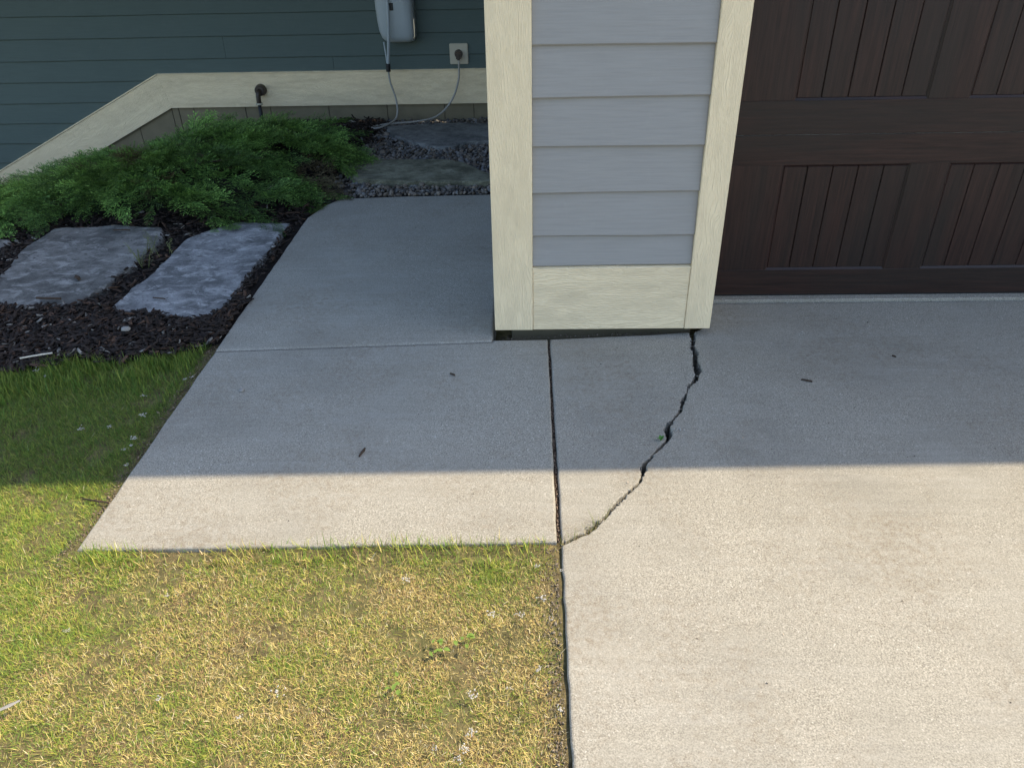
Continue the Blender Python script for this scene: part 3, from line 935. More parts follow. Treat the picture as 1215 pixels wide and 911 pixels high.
x = RNG.uniform(-3.4, -1.14, N); y = RNG.uniform(2.15, 5.8, N)
keep = (y > mulch_y(x) + RNG.normal(0, 0.02, N)) & ~stone_mask(x, y, -0.02) & ~((x > WL - 0.012) & (y < 3.82)) & ~inpoly(x, y, UNDER)
keep &= (RNG.uniform(0, 1, N) < np.where((y > 3.9) & (x < -1.5), 0.10, 1.0))
# denser where the camera looks at bare mulch
x2 = RNG.uniform(-2.5, -1.16, 5200); y2 = RNG.uniform(2.25, 2.85, 5200)
k2 = (y2 > mulch_y(x2) + RNG.normal(0, 0.015, 5200)) & ~stone_mask(x2, y2, -0.015) & (x2 < WL - 0.012)
x3 = RNG.uniform(-1.75, -0.98, 2500); y3 = RNG.uniform(5.2, 5.86, 2500)
k3 = (RNG.uniform(0, 1, 2500) < sstep(-0.95, -1.25, x3))
x = np.concatenate([x[keep], x2[k2], x3[k3]]); y = np.concatenate([y[keep], y2[k2], y3[k3]])
N = len(x)
zz = ground_z(x, y) + 0.012 + RNG.uniform(0, 0.018, N) + 0.018 * fbm(x, y, 31, 6) + 0.03 * (y > 5.2) * fbm(x, y, 8, 9)
ln = np.exp(RNG.normal(-3.45, 0.38, N))
wd = np.minimum(ln * RNG.uniform(0.18, 0.5, N) * 2.0, 0.024)
th = RNG.uniform(0.002, 0.005, N)
v_ = RNG.uniform(0.5, 1.5, N)
tint = np.column_stack([0.031 * v_, 0.0225 * v_, 0.018 * v_])
pale = RNG.uniform(0, 1, N) < 0.035
tint[pale] = np.column_stack([0.26 * v_, 0.235 * v_, 0.20 * v_])[pale] * 0.7
brn = RNG.uniform(0, 1, N) < 0.15
tint[brn & ~pale] *= (2.2, 1.8, 1.5)
kind(scatter('mulch_chips', CT, CF, np.column_stack([x, y, zz]), rots(RNG.uniform(0, 6.28, N), RNG.normal(0, 0.30, N), RNG.normal(0, 0.45, N)), np.column_stack([wd, ln, th]), tint, M['chip']), 'stuff', 'black shredded bark mulch around the flagstones', 'mulch')

# gravel ------------------------------------------------------------
def rock_templates(n=9):
    bm = bmesh.new()
    bmesh.ops.create_icosphere(bm, subdivisions=2, radius=0.5)
    bm.verts.ensure_lookup_table()
    base = np.array([v.co[:] for v in bm.verts])
    Fc = [tuple(v.index for v in f.verts) for f in bm.faces]
    bm.free()
    out = []
    for k in range(n):
        r = np.random.default_rng(200 + k)
        V = base.copy()
        for _ in range(5):
            d = r.normal(size=3); d /= np.linalg.norm(d)
            h = r.uniform(0.26, 0.42)
            over = np.maximum(V @ d - h, 0)
            V -= over[:, None] * d * 0.85
        out.append(V)
    return out, Fc
RT, RF = rock_templates()
N = 7000
x = RNG.uniform(-1.22, -0.11, N); y = RNG.uniform(4.08, 5.88, N)
edge = np.where(y < 4.9, GX + 0.12 * (y < 4.3), GX + 0.02 + (y - 4.9) * 0.06) + RNG.normal(0, 0.03, N)
sl_y = np.interp(x, [-1.16, -1.10, -1.037, -0.70, -0.218, -0.1], [3.98, 4.0, 4.094, 4.12, 4.134, 4.135])
keep = (x > edge) & ~stone_mask(x, y, -0.012) & (y > sl_y + 0.012)
x, y = x[keep], y[keep]
N = len(x)
sz = np.exp(RNG.normal(-3.95, 0.30, N))
zz = ground_z(x, y) + 0.014 + sz * 0.18 + RNG.uniform(0, 0.012, N)
zz = np.where(y > 4.13, np.maximum(zz, -0.018 + sz * 0.2 + RNG.uniform(0, 0.014, N)), zz)
v_ = RNG.uniform(0.4, 1.7, N)
warm = RNG.uniform(-0.02, 0.26, N)
tint = np.column_stack([0.125 * v_ * (1 + warm), 0.122 * v_, 0.118 * v_ * (1 - warm)])
kind(scatter('river_gravel', RT, RF, np.column_stack([x, y, zz]), rots(RNG.uniform(0, 6.28, N), RNG.normal(0, 0.5, N), RNG.normal(0, 0.5, N)), np.column_stack([sz, sz * RNG.uniform(0.9, 1.5, N), sz * RNG.uniform(0.5, 0.8, N)]), tint, M['pebble'], True), 'stuff', 'grey river gravel around the flagstones by the wall', 'gravel')

# ------------------------------------------------------------------ juniper
def spray_template(seed):
    """flat feathery spray along +Y, length 1; returns verts (n,4,3) of diamonds and tip-ness per diamond"""
    r = np.random.default_rng(seed)
    Q, tipn = [], []
    def dia(p, d, L, w, t):
        d = d / np.linalg.norm(d)
        u = np.array([0, 0, 1.0]) + r.normal(0, 0.45, 3)
        s = np.cross(d, u)
        s /= np.linalg.norm(s)
        m = p + d * L * 0.45
        Q.append([p, m + s * w / 2, p + d * L, m - s * w / 2])
        tipn.append(t)
    def axis(t): return np.array([0.06 * math.sin(t * 3 + seed), t, 0.16 * t - 0.30 * t * t])
    for i in range(6):
        a, b = axis(i / 6), axis((i + 1.15) / 6)
        dia(a, b - a, np.linalg.norm(b - a), 0.022, 0.0)
    nb = 15
    for i in range(nb):
        t = 0.10 + 0.88 * (i + r.uniform(-0.3, 0.3)) / nb
        side = 1 if i % 2 else -1
        ang = r.uniform(0.45, 0.75)
        L = (0.33 * (1 - t) ** 0.75 + 0.09) * r.uniform(0.75, 1.2)
        p = axis(t)
        d = np.array([side * math.sin(ang), math.cos(ang), r.uniform(-0.15, 0.30)])
        k = max(3, int(L / 0.055))
        for j in range(k):
            q = p + d * L * (j + 0.3) / k + np.array([0, 0, -0.10 * ((j / k) * L) ** 2])
            for s2 in (-1, 1):
                a2 = r.uniform(0.30, 0.62) * s2
                c, s = math.cos(a2), math.sin(a2)
                d2 = np.array([d[0] * c - d[1] * s, d[0] * s + d[1] * c, d[2] + r.uniform(-0.25, 0.45)])
                dia(q, d2, r.uniform(0.05, 0.085), 0.020, 0.25 + 0.5 * j / k)
        dia(p + d * L * 0.82, d, 0.10, 0.020, 1.0)
        dia(p, d, L * 0.9, 0.012, 0.15)
    dia(axis(0.97), np.array([0.05, 1, -0.3]), 0.10, 0.02, 1.0)
    return np.array(Q), np.array(tipn)
TM = [spray_template(s) for s in range(6)]
nq = min(len(t[0]) for t in TM)
TQ = np.array([t[0][:nq] for t in TM])
TT = np.array([t[1][:nq] for t in TM])
BUSH = [(-4.4, 3.68), (-3.4, 3.66), (-2.7, 3.66), (-2.2, 3.62), (-1.75, 3.58), (-1.42, 3.66), (-1.25, 3.93), (-1.16, 4.15), (-1.06, 4.38), (-1.05, 4.66), (-1.15, 4.95), (-1.34, 5.18), (-1.7, 5.35), (-2.3, 5.42), (-3.2, 5.45), (-4.4, 5.4)]
def poly_dist(x, y, P):
    d = np.full(x.shape, 9.0)
    n = len(P)
    for i in range(n):
        (x1, y1), (x2, y2) = P[i], P[(i + 1) % n]
        dx, dy = x2 - x1, y2 - y1
        t = np.clip(((x - x1) * dx + (y - y1) * dy) / (dx * dx + dy * dy), 0, 1)
        d = np.minimum(d, np.hypot(x - x1 - t * dx, y - y1 - t * dy))
    return d
def bush_top(x, y):
    d = poly_dist(x, y, BUSH)
    prof = np.sqrt(np.clip(1 - (1 - np.clip(d / 0.38, 0, 1)) ** 2, 0, 1))
    lump = fbm(x, y, 41, 2.6, 3)
    cells = vnoise(x, y, 52, 4.5)
    back = 1 - 0.35 * sstep(4.9, 5.4, y)
    return fall(x, y) + 0.03 + prof * back * (0.015 + 0.20 * lump + 0.09 * cells)
NP, NS = 365, 11
px_, py_ = [], []
while len(px_) < NP:
    a, b = RNG.uniform(-4.0, -1.0, NP), RNG.uniform(3.7, 5.45, NP)
    m = inpoly(a, b, BUSH) & (RNG.uniform(0, 1, NP) < np.where(a < -3.4, 0.4, 1)) & (RNG.uniform(0, 1, NP) < np.where(b > 5.0, 0.6, 1))
    px_ += list(a[m]); py_ += list(b[m])
px_, py_ = np.array(px_[:NP]), np.array(py_[:NP])
layer = RNG.uniform(0, 1, NP) ** 1.6                  # 0 = on the surface, 1 = deep inside
d = poly_dist(px_, py_, BUSH)
g0 = fall(px_, py_)
pz_ = g0 + 0.02 + (bush_top(px_, py_) - g0 - 0.02) * (1 - 0.65 * layer)
e = 0.05
gx = (bush_top(px_ + e, py_) - bush_top(px_ - e, py_)) / (2 * e)
gy = (bush_top(px_, py_ + e) - bush_top(px_, py_ - e)) / (2 * e)
out = np.column_stack([(px_ + 2.35) * 0.55, (py_ - 4.85) * 1.0])
out /= np.maximum(np.linalg.norm(out, axis=1), 0.2)[:, None]
pyaw = np.arctan2(out[:, 1] - 0.5 * gy + RNG.normal(0, 0.25, NP), out[:, 0] - 0.5 * gx + RNG.normal(0, 0.25, NP)) - math.pi / 2 + (fbm(px_, py_, 61, 1.7, 2) - 0.5) * 1.6
ppit = np.clip(0.36 - 0.25 * layer - 0.40 * np.exp(-d / 0.15) + RNG.normal(0, 0.16, NP), -0.25, 0.75)
plen = RNG.uniform(0.20, 0.38, NP)
# sprays along every plume
T_ = np.tile(np.linspace(0.08, 1.0, NS), (NP, 1)) + RNG.normal(0, 0.02, (NP, NS))
sidev = np.tile(np.where(np.arange(NS) % 2, 1.0, -1.0), (NP, 1))
sidev[:, -1] = 0.0
yaw = pyaw[:, None] + sidev * RNG.uniform(0.30, 0.75, (NP, NS)) * (1.05 - 0.45 * T_)
pit = ppit[:, None] - 0.45 * T_ + 0.15 + RNG.normal(0, 0.13, (NP, NS))
dirv = np.stack([-np.sin(pyaw) * np.cos(ppit), np.cos(pyaw) * np.cos(ppit), np.sin(ppit)], 1)
org = np.column_stack([px_, py_, pz_]) - dirv * (plen * 0.55)[:, None]
root = org[:, None, :] + dirv[:, None, :] * (plen[:, None] * T_)[:, :, None]
root[:, :, 2] -= 0.05 * T_ ** 2
sc = (0.185 - 0.075 * T_) * RNG.uniform(0.75, 1.25, (NP, NS))
N = NP * NS
pidx = np.repeat(np.arange(NP), NS)
x, y = px_[pidx], py_[pidx]
root, sc, tpl = root.reshape(N, 3), sc.ravel(), T_.ravel()
Rm = rots(yaw.ravel(), pit.ravel(), RNG.normal(0, 0.30, N))
pick = RNG.integers(0, len(TQ), N)
P = TQ[pick].reshape(N, -1, 3) * sc[:, None, None]
P = np.einsum('nij,nkj->nki', Rm, P) + root[:, None, :]
stone_lift = stone_mask(P[:, :, 0].ravel(), P[:, :, 1].ravel(), 0.02).reshape(P.shape[:2])
floor_ = np.where(stone_lift, 0.022, np.where(P[:, :, 0] > WL - 0.01, 0.008, fall(P[:, :, 0], P[:, :, 1]) - 0.004))
P[:, :, 2] = np.maximum(P[:, :, 2], floor_)
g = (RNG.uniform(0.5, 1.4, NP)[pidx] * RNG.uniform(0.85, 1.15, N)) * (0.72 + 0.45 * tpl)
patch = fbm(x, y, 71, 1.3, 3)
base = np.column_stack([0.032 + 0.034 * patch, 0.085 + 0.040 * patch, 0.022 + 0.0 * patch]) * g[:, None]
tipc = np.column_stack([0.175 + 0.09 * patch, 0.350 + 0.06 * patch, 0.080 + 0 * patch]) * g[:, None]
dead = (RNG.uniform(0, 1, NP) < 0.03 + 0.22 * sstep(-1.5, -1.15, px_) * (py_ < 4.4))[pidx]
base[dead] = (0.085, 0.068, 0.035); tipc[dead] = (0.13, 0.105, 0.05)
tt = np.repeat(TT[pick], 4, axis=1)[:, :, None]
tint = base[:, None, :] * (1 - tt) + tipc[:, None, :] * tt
nd = P.shape[0] * nq
L = np.arange(nd * 4)
jun = tag(empty('juniper_shrub', (-2.4, 4.5, -0.02)), 'low spreading green juniper shrub overhanging the flagstones', 'shrub')
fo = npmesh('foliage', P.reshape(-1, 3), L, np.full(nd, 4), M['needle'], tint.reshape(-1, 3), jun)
for k in range(16):
    r = random.Random(k + 300)
    a = r.uniform(0, 6.28)
    L_ = r.uniform(0.45, 0.85)
    cx, cy = r.uniform(-2.9, -1.7), r.uniform(4.4, 4.8)
    ex, ey = cx + math.cos(a) * L_ * 1.0, cy + math.sin(a) * L_ * 0.8
    ex = min(ex, -1.22)
    pts = []
    for t in (0, 0.35, 0.7, 1.0):
        px, py = cx + (ex - cx) * t + r.uniform(-0.04, 0.04), cy + (ey - cy) * t + r.uniform(-0.04, 0.04)
        pts.append((px, py, float(fall(px, py)) - 0.01 + t * 0.14 + 0.03 * math.sin(t * 3)))
    tube('branch', catmull(pts, 5), 0.012, M['bark'], jun, 6, 0.35)

# ------------------------------------------------------------------ lawn
def grass_mask(x, y):
    left = (x < WL - 0.006) & (y < mulch_y(np.minimum(x, -1.2)) + 0.01)
    front = (x >= WL - 0.006) & (x < XJ - 0.010) & (y < 1.392 + 0.02 * (x + 1.15))
    return left | front
def lawn_points(n, x0, x1, y0, y1):
    x, y = RNG.uniform(x0, x1, n), RNG.uniform(y0, y1, n)
    k = grass_mask(x, y)
    return x[k], y[k]
def greenness(x, y):
    g = 0.52 + 0.85 * (fbm(x, y, 81, 2.6, 4) - 0.5) * 2 + 0.45 * (fbm(x, y, 95, 11, 3) - 0.5) * 2
    g = g + 0.42 * sstep(1.22, 1.38, y) * (x > -1.0) * sstep(-0.9, -0.2, x) + 0.50 * sstep(1.45, 1.75, y) + 0.22 * sstep(-0.75, -1.2, x)
    g = g - 0.20 * np.exp(-((x + 0.75) ** 2 + (y - 1.05) ** 2) / 0.12)
    return np.clip(g, 0.02, 1)
def bare(x, y):
    """thin worn soil: along the slabs and in small scabs"""
    e = np.where(x > -0.2, sstep(XJ - 0.060, XJ - 0.018, x) * (0.4 + 0.6 * vnoise(x, y, 151, 16)) * (y < 1.40), 0)
    e2 = sstep(WL - 0.075, WL - 0.02, x) * (y > 1.36)
    s = sstep(0.56, 0.70, fbm(x, y, 111, 9, 3))
    return np.clip(np.maximum(np.maximum(e * 0.92, e2 * 0.90), s * 0.65), 0, 1)
def blades(x, y, hmin, hmax, lean_mu, lean_sd, wmin, wmax, dry_shift, lift):
    N = len(x)
    gr = greenness(x, y)
    h = RNG.uniform(hmin, hmax, N) * (0.6 + 0.6 * gr) * (0.7 + 0.8 * fbm(x, y, 141, 18, 2))
    lean = np.clip(RNG.normal(lean_mu, lean_sd, N), 0.0, 1.5)
    az = RNG.uniform(0, 6.2832, N)
    w = RNG.uniform(wmin, wmax, N)
    dx, dy = np.cos(az), np.sin(az)
    sx, sy = -dy, dx
    z0 = ground_z(x, y) - 0.002 + lift * RNG.uniform(0, 1, N)
    l1, l2 = lean * 0.92, np.minimum(lean * 1.04 + 0.06, 1.56)
    p0 = np.column_stack([x, y, z0])
    p1 = p0 + np.column_stack([dx * np.sin(l1), dy * np.sin(l1), np.cos(l1)]) * (h * 0.5)[:, None]
    p2 = p1 + np.column_stack([dx * np.sin(l2), dy * np.sin(l2), np.cos(l2)]) * (h * 0.5)[:, None]
    tw = RNG.normal(0, 0.5, N)
    sv = np.column_stack([sx * np.cos(tw) + dx * np.sin(tw), sy * np.cos(tw) + dy * np.sin(tw), 0 * sx])
    V = np.stack([p0 - sv * (w / 2)[:, None], p0 + sv * (w / 2)[:, None], p1 + sv * (w * 0.42)[:, None], p1 - sv * (w * 0.42)[:, None], p2], 1)
    u = RNG.uniform(0, 1, N)
    p_green = np.clip(gr * 1.05 - dry_shift, 0, 1)
    green = np.array([0.125, 0.205, 0.030]); lime = np.array([0.31, 0.32, 0.055]); straw = np.array([0.50, 0.40, 0.15]); brown = np.array([0.27, 0.17, 0.085])
    c = np.where((u < p_green * 0.62)[:, None], green, np.where((u < p_green)[:, None], lime, straw))
    u2 = RNG.uniform(0, 1, N)
    c = np.where(((u >= p_green) & (u2 < 0.28))[:, None], brown, c)
    c = np.where(((u >= p_green) & (u2 > 0.90))[:, None], np.array([0.60, 0.52, 0.33]), c)
    shade_mix = sstep(1.50, 1.78, y)[:, None]
    c = c * (1 - shade_mix) + (c * np.array([0.52, 0.60, 0.58])) * shade_mix     # shade near the house painted into the blade colour
    c = c * RNG.uniform(1.1, 1.9, N)[:, None]
    base_c = c * 0.8 + np.array([0.16, 0.13, 0.07]) * 0.2
    T = np.stack([base_c, base_c, c, c, c * 0.9 + straw * 0.1], 1)
    return V, T
VV, TTs = [], []
def add(x, y, *a):
    k = RNG.uniform(0, 1, len(x)) > bare(x, y)
    v, t = blades(x[k], y[k], *a)
    VV.append(v); TTs.append(t)
# seen closely
for (x0, x1, y0, y1, den) in ((-2.1, 0.07, 0.66, 2.40, 1.0), (-3.4, -2.1, 0.2, 2.4, 0.15), (-2.1, 0.07, -0.4, 0.66, 0.15)):
    A = (x1 - x0) * (y1 - y0)
    add(*lawn_points(int(A * 82000 * den), x0, x1, y0, y1), 0.005, 0.020, 0.58, 0.42, 0.0006, 0.0015, -0.12, 0.002)
    add(*lawn_points(int(A * 56000 * den), x0, x1, y0, y1), 0.006, 0.024, 1.22, 0.28, 0.0005, 0.0013, 0.08, 0.005)
# taller fringe against the front of the walk, at the mulch and beside the walk
fx = RNG.uniform(-1.14, 0.05, 9000); fy = 1.390 + 0.02 * (fx + 1.15) - np.abs(RNG.normal(0, 0.022, 9000))
kf = RNG.uniform(0, 1, 9000) < 0.25 + 0.75 * sstep(0.35, 0.6, fbm(fx, fy, 131, 5, 2))
add(fx[kf], fy[kf], 0.022, 0.048, 0.48, 0.30, 0.0011, 0.0024, -0.20, 0.0)
fx = RNG.uniform(-2.2, -1.2, 7000); fy = mulch_y(fx) - np.abs(RNG.normal(0, 0.12, 7000))
add(fx, fy, 0.022, 0.048, 0.55, 0.35, 0.0012, 0.0026, -0.35, 0.0)
V = np.concatenate(VV); T = np.concatenate(TTs)
N = len(V)
b5 = (np.arange(N) * 5)[:, None]
L = (np.array([[0, 1, 2, 3, 3, 2, 4]]) + b5).ravel()
kind(npmesh('lawn_grass', V.reshape(-1, 3), L, np.tile([4, 3], N), M['blade'], T.reshape(-1, 3)), 'stuff', 'patchy half-dry lawn grass in front of the walkway', 'grass')

# grass sprouting in the foot of the crack
n = 80
t = RNG.uniform(0, 1, n) ** 1.2
gi = np.array([p for p in CL if p[0] < 0.20][::-1])
ix = (t * (len(gi) - 1)).astype(int)
x, y = gi[ix, 0] + RNG.normal(0.004, 0.004, n), gi[ix, 1] - 0.004 + RNG.normal(0, 0.004, n)
V, T = blades(x, y, 0.030, 0.062, 0.45, 0.3, 0.0010, 0.0018, -0.1, 0.0)
V[:, :, 2] += (-0.02 - V[:, 0:1, 2])
T = T * 0.35 + np.array([0.26, 0.23, 0.12]) * 0.5
b5 = (np.arange(n) * 5)[:, None]
tag(npmesh('grass_tuft', V.reshape(-1, 3), (np.array([[0, 1, 2, 3, 3, 2, 4]]) + b5).ravel(), np.tile([4, 3], n), M['blade'], T.reshape(-1, 3)), 'thin grass tuft sprouting from the sunlit end of the crack', 'grass tuft')

# crumbs of soil, grit and plant litter along the edges and in the joints
def crumbs():
    xs, ys, zs, ss, cs = [], [], [], [], []
    def put(x, y, z, s, c):
        xs.extend(x); ys.extend(y); zs.extend(z); ss.extend(s); cs.extend(c)
    n = 1500                                              # beside the drive
    x = XJ - 0.006 - np.abs(RNG.normal(0, 0.022, n)); y = RNG.uniform(0.5, 1.40, n)
    put(x, y, ground_z(x, y) + 0.003, np.exp(RNG.normal(-5.9, 0.4, n)), np.array([0.20, 0.165, 0.12]) * RNG.uniform(0.4, 1.5, n)[:, None])
    n = 1500                                              # left of the walk
    x = WL - 0.004 - np.abs(RNG.normal(0, 0.030, n)); y = RNG.uniform(1.33, 2.5, n)
    put(x, y, ground_z(x, y) + 0.003, np.exp(RNG.normal(-5.8, 0.4, n)), np.array([0.20, 0.155, 0.11]) * RNG.uniform(0.4, 1.5, n)[:, None])
    n = 500                                               # in the open joint
    x = XJ + RNG.normal(0, 0.003, n); y = RNG.uniform(1.42, 2.46, n) ** 1.0
    put(x, y, np.full(n, -0.012), RNG.uniform(0.002, 0.006, n), np.array([0.16, 0.12, 0.09]) * RNG.uniform(0.4, 1.8, n)[:, None])
    for P, Q in ((CL, CR),):
        n = 1100
        a = np.array(P); b = np.array(Q)
        t = RNG.uniform(0, 1, n)
        ia = (t * (len(a) - 1)).astype(int)
        pa = a[ia]
        jb = np.argmin(np.linalg.norm(b[None] - pa[:, None], axis=2), 1)
        m = RNG.uniform(0.1, 0.9, n)[:, None]
        p = pa * (1 - m) + b[jb] * m
        fill = np.where(p[:, 1] < 1.52, -0.016, np.where(p[:, 1] < 1.60, -0.035, -0.10)) + RNG.uniform(-0.008, 0.004, n)
        col = np.where((p[:, 1] < 1.60)[:, None], np.array([0.20, 0.165, 0.12]), np.array([0.10, 0.08, 0.06]))
        put(p[:, 0], p[:, 1], fill, RNG.uniform(0.003, 0.010, n), col * RNG.uniform(0.5, 1.4, n)[:, None])
    for Q, sg in ((CL, 1), (CR, -1)):                      # broken bits clinging to the crack walls
        n = 260
        a = np.array(Q)
        ia = RNG.integers(0, len(a), n)
        p = a[ia] + np.column_stack([sg * RNG.uniform(-0.001, 0.005, n), RNG.normal(0, 0.003, n)])
        put(p[:, 0], p[:, 1], RNG.uniform(-0.05, -0.004, n), RNG.uniform(0.003, 0.009, n), np.array([0.23, 0.215, 0.185]) * RNG.uniform(0.5, 1.3, n)[:, None])
    n = 260                                               # threshold
    x = RNG.uniform(0.70, 2.3, n); y = RNG.uniform(2.746, 2.785, n)
    put(x, y, np.where(y > 2.757, 0.0115, -0.003), RNG.uniform(0.002, 0.005, n), np.array([0.42, 0.40, 0.36]) * RNG.uniform(0.5, 1.3, n)[:, None])
    n = 200                                               # foot of the pier
    x = RNG.uniform(-0.10, 0.60, n); y = 2.475 + (x + 0.1) * 0.05 + np.abs(RNG.normal(0, 0.01, n))
    put(x, y, np.full(n, -0.004), RNG.uniform(0.002, 0.006, n), np.array([0.12, 0.10, 0.08]) * RNG.uniform(0.4, 1.6, n)[:, None])
    n = 420                                               # stray grit over the slabs
    x = RNG.uniform(-1.1, 2.4, n); y = RNG.uniform(0.8, 4.0, n)
    k = (inpoly(x, y, low) | inpoly(x, y, upp) | inpoly(x, y, cor) | inpoly(x, y, drv))
    x, y = x[k], y[k]; n = len(x)
    put(x, y, np.full(n, 0.001), RNG.uniform(0.0015, 0.0042, n), np.array([0.16, 0.13, 0.10]) * RNG.choice([0.3, 0.6, 1.2, 3.0], n)[:, None])
    N = len(xs)
    s = np.array(ss)
    r = rots(RNG.uniform(0, 6.28, N), RNG.normal(0, 0.6, N), RNG.normal(0, 0.6, N))
    oc = np.array([(0.5, 0, 0), (-0.5, 0, 0), (0, 0.5, 0), (0, -0.5, 0), (0, 0, 0.5), (0, 0, -0.5)], float)
    tm = [oc * np.random.default_rng(k).uniform(0.6, 1.5, (6, 1)) for k in range(6)]
    fc = [(0, 2, 4), (2, 1, 4), (1, 3, 4), (3, 0, 4), (2, 0, 5), (1, 2, 5), (3, 1, 5), (0, 3, 5)]
    return kind(scatter('soil_crumbs', tm, fc, np.column_stack([xs, ys, zs]), r, np.column_stack([s * RNG.uniform(0.7, 1.4, N), s * RNG.uniform(0.8, 2.0, N), s * 0.6]), np.array(cs), M['crumb']), 'stuff', 'soil crumbs and grit along slab edges and cracks', 'soil')
crumbs()

# ------------------------------------------------------------------ small single things
def chip_thing(name, x, y, z, length, width, yaw, mat, label, cat, seed, thick=0.006, group=None):
    r = np.random.default_rng(seed)
    V, Fc = [], []
    n = 7
    for i in range(n):
        t = i / (n - 1)
        w = width * (0.35 + 0.65 * math.sin(math.pi * min(max(t, 0.08), 0.95)) ** 0.5) * r.uniform(0.8, 1.15)
        b = r.uniform(-0.12, 0.12) * width
        for a in range(6):
            q = a * math.pi / 3
            V.append((b + math.cos(q) * w / 2 * r.uniform(0.85, 1.1), (t - 0.5) * length, thick / 2 + math.sin(q) * thick / 2 * r.uniform(0.8, 1.1) + 0.10 * thick * math.sin(t * 5)))
    for i in range(n - 1):
        for a in range(6):
            p, q = i * 6 + a, i * 6 + (a + 1) % 6
            Fc.append((p, q, q + 6, p + 6))
    Fc += [tuple(range(6))[::-1], tuple(range((n - 1) * 6, n * 6))]
    c, s = math.cos(yaw), math.sin(yaw)
    V = [(x + vx * c - vy * s, y + vx * s + vy * c, z + vz) for vx, vy, vz in V]
    return tag(pymesh(name, V, Fc, mat), label, cat, group)
chip_thing('bark_chip', -0.497, 1.784, 0.0, 0.042, 0.009, -0.25, M['bark'], 'dark bark sliver on the walkway just inside the shade', 'bark chip', 1)
chip_thing('bark_chip', 0.928, 2.164, 0.0, 0.036, 0.011, 1.15, M['bark'], 'dark bark sliver on the shaded driveway before the garage door', 'bark chip', 2)
chip_thing('bark_chip', -0.264, 2.219, 0.001, 0.022, 0.009, 0.9, M['bark'], 'tiny bark chip on the walkway near the pier', 'bark chip', 3)
chip_thing('bark_chip', 1.28, 2.32, 0.0, 0.014, 0.006, 0.6, M['bark'], 'tiny dark speck of bark on shaded drive right of the sliver', 'bark chip', 4)
chip_thing('twig', -1.205, 1.585, -0.012, 0.085, 0.006, 1.35, M['bark'], 'short brown twig in the grass at the sunlit walkway edge', 'twig', 5)
chip_thing('stick', -1.775, 2.335, 0.022, 0.105, 0.008, -1.20, M['pale_wood'], 'pale straight stick at the front edge of the mulch', 'stick', 6, 0.006)
chip_thing('bark_chip', -1.96, 3.00, 0.024, 0.045, 0.020, 0.7, M['bark'], 'lump of bark lying on the grey flagstone', 'bark chip', 7, 0.014)
chip_thing('bark_chip', -1.98, 2.80, 0.024, 0.11, 0.014, 1.45, M['bark'], 'long dark bark strip at front edge of grey flagstone', 'bark chip', 8, 0.010)
chip_thing('bark_chip', -1.52, 2.80, 0.022, 0.06, 0.008, 1.3, M['bark'], 'thin dark bark strip on the pale blue-grey flagstone', 'bark chip', 9, 0.005)
chip_thing('bark_chip', -2.03, 3.58, 0.024, 0.085, 0.012, 1.5, M['bark'], 'dark bark strip on grey flagstone beside the juniper', 'bark chip', 10, 0.007)

def rock_thing(name, x, y, z, s, mat, label, cat, k, sq=0.6, group=None):
    V = RT[k % len(RT)] * np.array([s, s * 1.15, s * sq])
    V = V + np.array([x, y, z - V[:, 2].min()])
    return tag(pymesh(name, V, RF, mat, None, True), label, cat, group)
M['pebble_grey'] = plain('pebble_grey', (0.24, 0.23, 0.21), 0.8, 0.25, 0.25)
M['pebble_pale'] = plain('pebble_pale', (0.46, 0.43, 0.38), 0.8, 0.25, 0.2)
rock_thing('pebble', -0.967, 2.127, -0.001, 0.019, M['pebble_grey'], 'single grey pebble on the shaded walkway', 'pebble', 3)
rock_thing('pebble', -1.53, 2.52, 0.02, 0.034, M['pebble_grey'], 'grey round pebble sitting in the black mulch', 'pebble', 4, 0.7)
rock_thing('pebble', -1.205, 3.36, 0.012, 0.022, M['pebble_grey'], 'small grey pebble in mulch strip beside the blue-grey flagstone', 'pebble', 5)

# white seed fluff caught in the lawn
bm = bmesh.new(); bmesh.ops.create_icosphere(bm, subdivisions=1, radius=0.5); bm.verts.ensure_lookup_table()
IV = np.array([v.co[:] for v in bm.verts]); IF = [tuple(v.index for v in f.verts) for f in bm.faces]; bm.free()
def fluff_thing(x, y, z, s, seed, label, group):
    r = np.random.default_rng(seed)
    V, Fc = [], []
    for j in range(14):
        c = r.normal(0, s * 0.42, 3) * np.array([1.2, 1, 0.3]) + np.array([x, y, z + s * 0.22])
        b = len(V)
        V += [tuple(c + q * s * r.uniform(0.15, 0.5) * np.array([1, r.uniform(0.6, 1.6), 0.6])) for q in IV]
        Fc += [tuple(i + b for i in f) for f in IF]
    return tag(pymesh('seed_fluff', V, Fc, M['fluff'], None, True), label, 'seed fluff', group)
spots = [(198, 707), (80, 748), (189, 829), (330, 822), (283, 852), (516, 888), (545, 901), (558, 870), (643, 710), (637, 672), (666, 677), (655, 735), (665, 842), (584, 728), (617, 730), (552, 889), (482, 688), (640, 795), (604, 817), (560, 826)]
for i, (u, v) in enumerate(spots):
    d_ = rgt * ((u - 607.5) / F_PX) - up * ((v - 455.5) / F_PX) + fwd
    t_ = (0.0 - CAM_H) / d_.z
    fluff_thing(d_.x * t_, d_.y * t_, 0.001, RNG.uniform(0.006, 0.012), 500 + i, 'white seed fluff caught in the sunlit lawn', 'seed fluff in the sunlit lawn')
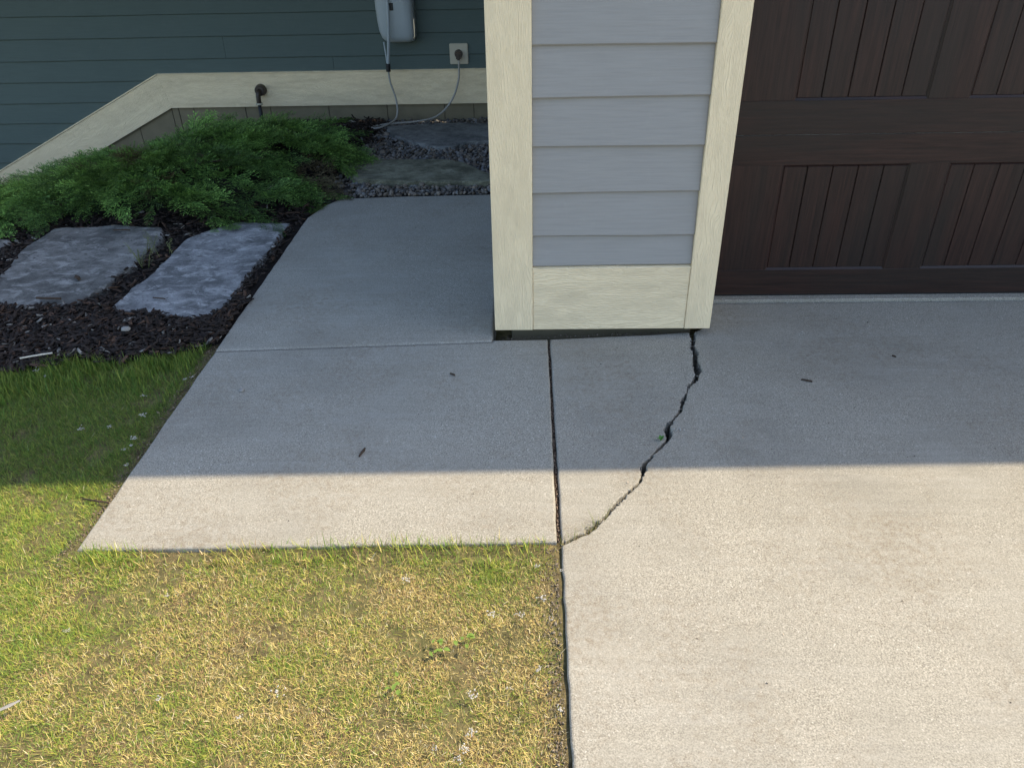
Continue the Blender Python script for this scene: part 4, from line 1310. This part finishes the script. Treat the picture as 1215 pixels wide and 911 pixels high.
for i, (u, v) in enumerate([(155, 529), (148, 533), (170, 470), (169, 493), (220, 450), (228, 447), (54, 446), (44, 440), (97, 509), (130, 506), (150, 552), (160, 520)]):
    d_ = rgt * ((u - 607.5) / F_PX) - up * ((v - 455.5) / F_PX) + fwd
    t_ = (0.0 - CAM_H) / d_.z
    fluff_thing(d_.x * t_, d_.y * t_, 0.0, RNG.uniform(0.007, 0.013), 540 + i, 'white seed fluff caught in the shaded lawn strip', 'seed fluff in the shaded lawn')
fluff_thing(0.458, 1.890, -0.002, 0.016, 570, 'white fluff on the drive beside the crack', None)
fluff_thing(1.01, 2.499, -0.002, 0.016, 571, 'white fluff on the drive before the garage door threshold', None)

# feather at the lawn's edge
chip_thing('feather', -1.066, 0.930, 0.012, 0.055, 0.009, -0.9, M['pebble_grey'], 'grey feather lying on the lawn', 'feather', 12, 0.003)

# weeds
def leaf_quad(p, d, L, w, curl=0.3):
    d = Vector(d).normalized()
    s = d.cross(Vector((0, 0, 1)))
    if s.length < 0.05: s = Vector((1, 0, 0))
    s.normalize()
    up_ = s.cross(d)
    pts = []
    for t, k in ((0, 0.15), (0.3, 0.9), (0.6, 1.0), (0.85, 0.6), (1.0, 0.05)):
        c = Vector(p) + d * L * t - Vector((0, 0, 1)) * curl * L * t * t
        pts += [c - s * w * k / 2 + up_ * 0.12 * w * k, c, c + s * w * k / 2 + up_ * 0.12 * w * k]
    F_ = []
    for i in range(4):
        a = i * 3
        F_ += [(a, a + 1, a + 4, a + 3), (a + 1, a + 2, a + 5, a + 4)]
    return pts, F_
def weed(name, x, y, z, leaves, label, col, stems=()):
    root = tag(empty(name, (x, y, z)), label, 'weed')
    for (p, d, L, w) in leaves:
        V, Fc = leaf_quad((x + p[0], y + p[1], z + p[2]), d, L, w)
        o = npmesh('leaf', np.array([tuple(v) for v in V]), np.concatenate([np.array(f) for f in Fc]), np.full(len(Fc), 4), M['leaf'], np.array([col] * len(V)), root, True)
    for P_ in stems: tube('stem', catmull([(x + a, y + b, z + c) for a, b, c in P_], 4), 0.0014, M['weed_stem'], root, 5, 0.5)
    return root
M['weed_stem'] = plain('weed_stem', (0.13, 0.15, 0.05), 0.6, 0.3)
weed('crack_weed', 0.392, 1.838, -0.03, [((0, 0, 0.03), (-0.5, -0.3, 0.9), 0.024, 0.012), ((0, 0, 0.028), (0.4, 0.2, 0.9), 0.026, 0.010), ((0, 0, 0.03), (-0.1, 0.4, 1.0), 0.022, 0.009)], 'tiny green seedling growing in the shaded part of the crack', (0.07, 0.20, 0.03), [[(0, 0, 0), (0.001, 0, 0.02), (0, 0, 0.032)]])
for i, (u, v, lab) in enumerate([(519, 767, 'bright green broad-leaf weed in the lawn'), (474, 812, 'smaller bright green weed in the lawn near the broad one'), (548, 760, 'bright green clover leaves in lawn closest to the drive')]):
    d_ = rgt * ((u - 607.5) / F_PX) - up * ((v - 455.5) / F_PX) + fwd
    t_ = (0.0 - CAM_H) / d_.z
    r = random.Random(700 + i)
    lv = []
    for k in range((9, 5, 6)[i]):
        a = r.uniform(0, 6.28)
        lv.append(((r.uniform(-0.02, 0.02), r.uniform(-0.016, 0.016), r.uniform(0.008, 0.018)), (math.cos(a), math.sin(a), r.uniform(0.15, 0.6)), r.uniform(0.009, 0.017), r.uniform(0.006, 0.010)))
    weed('lawn_weed', d_.x * t_, d_.y * t_, -0.012, lv, lab, (0.17, 0.26, 0.045), [[(0, 0, -0.004), (0.004, 0.002, 0.01)]])
# spindly grey-green weed between the two front flagstones
r = random.Random(9)
lv, st = [], []
for k in range(13):
    a = r.uniform(0, 6.28)
    bx, by = r.uniform(-0.07, 0.07), r.uniform(-0.16, 0.16)
    h = r.uniform(0.06, 0.13)
    tx, ty = math.cos(a) * h * 0.5, math.sin(a) * h * 0.5
    st.append([(bx, by, 0), (bx + tx * 0.4, by + ty * 0.4, h * 0.6), (bx + tx, by + ty, h)])
    for j in range(13):
        t = 0.2 + 0.8 * j / 13
        q = r.uniform(0, 6.28)
        lv.append(((bx + tx * t, by + ty * t, h * t), (math.cos(q), math.sin(q), 0.6), r.uniform(0.010, 0.020), r.uniform(0.003, 0.005)))
weed('spindly_weed', -1.735, 3.28, 0.0, lv, 'spindly olive weed growing between the two front flagstones', (0.17, 0.18, 0.075), st)
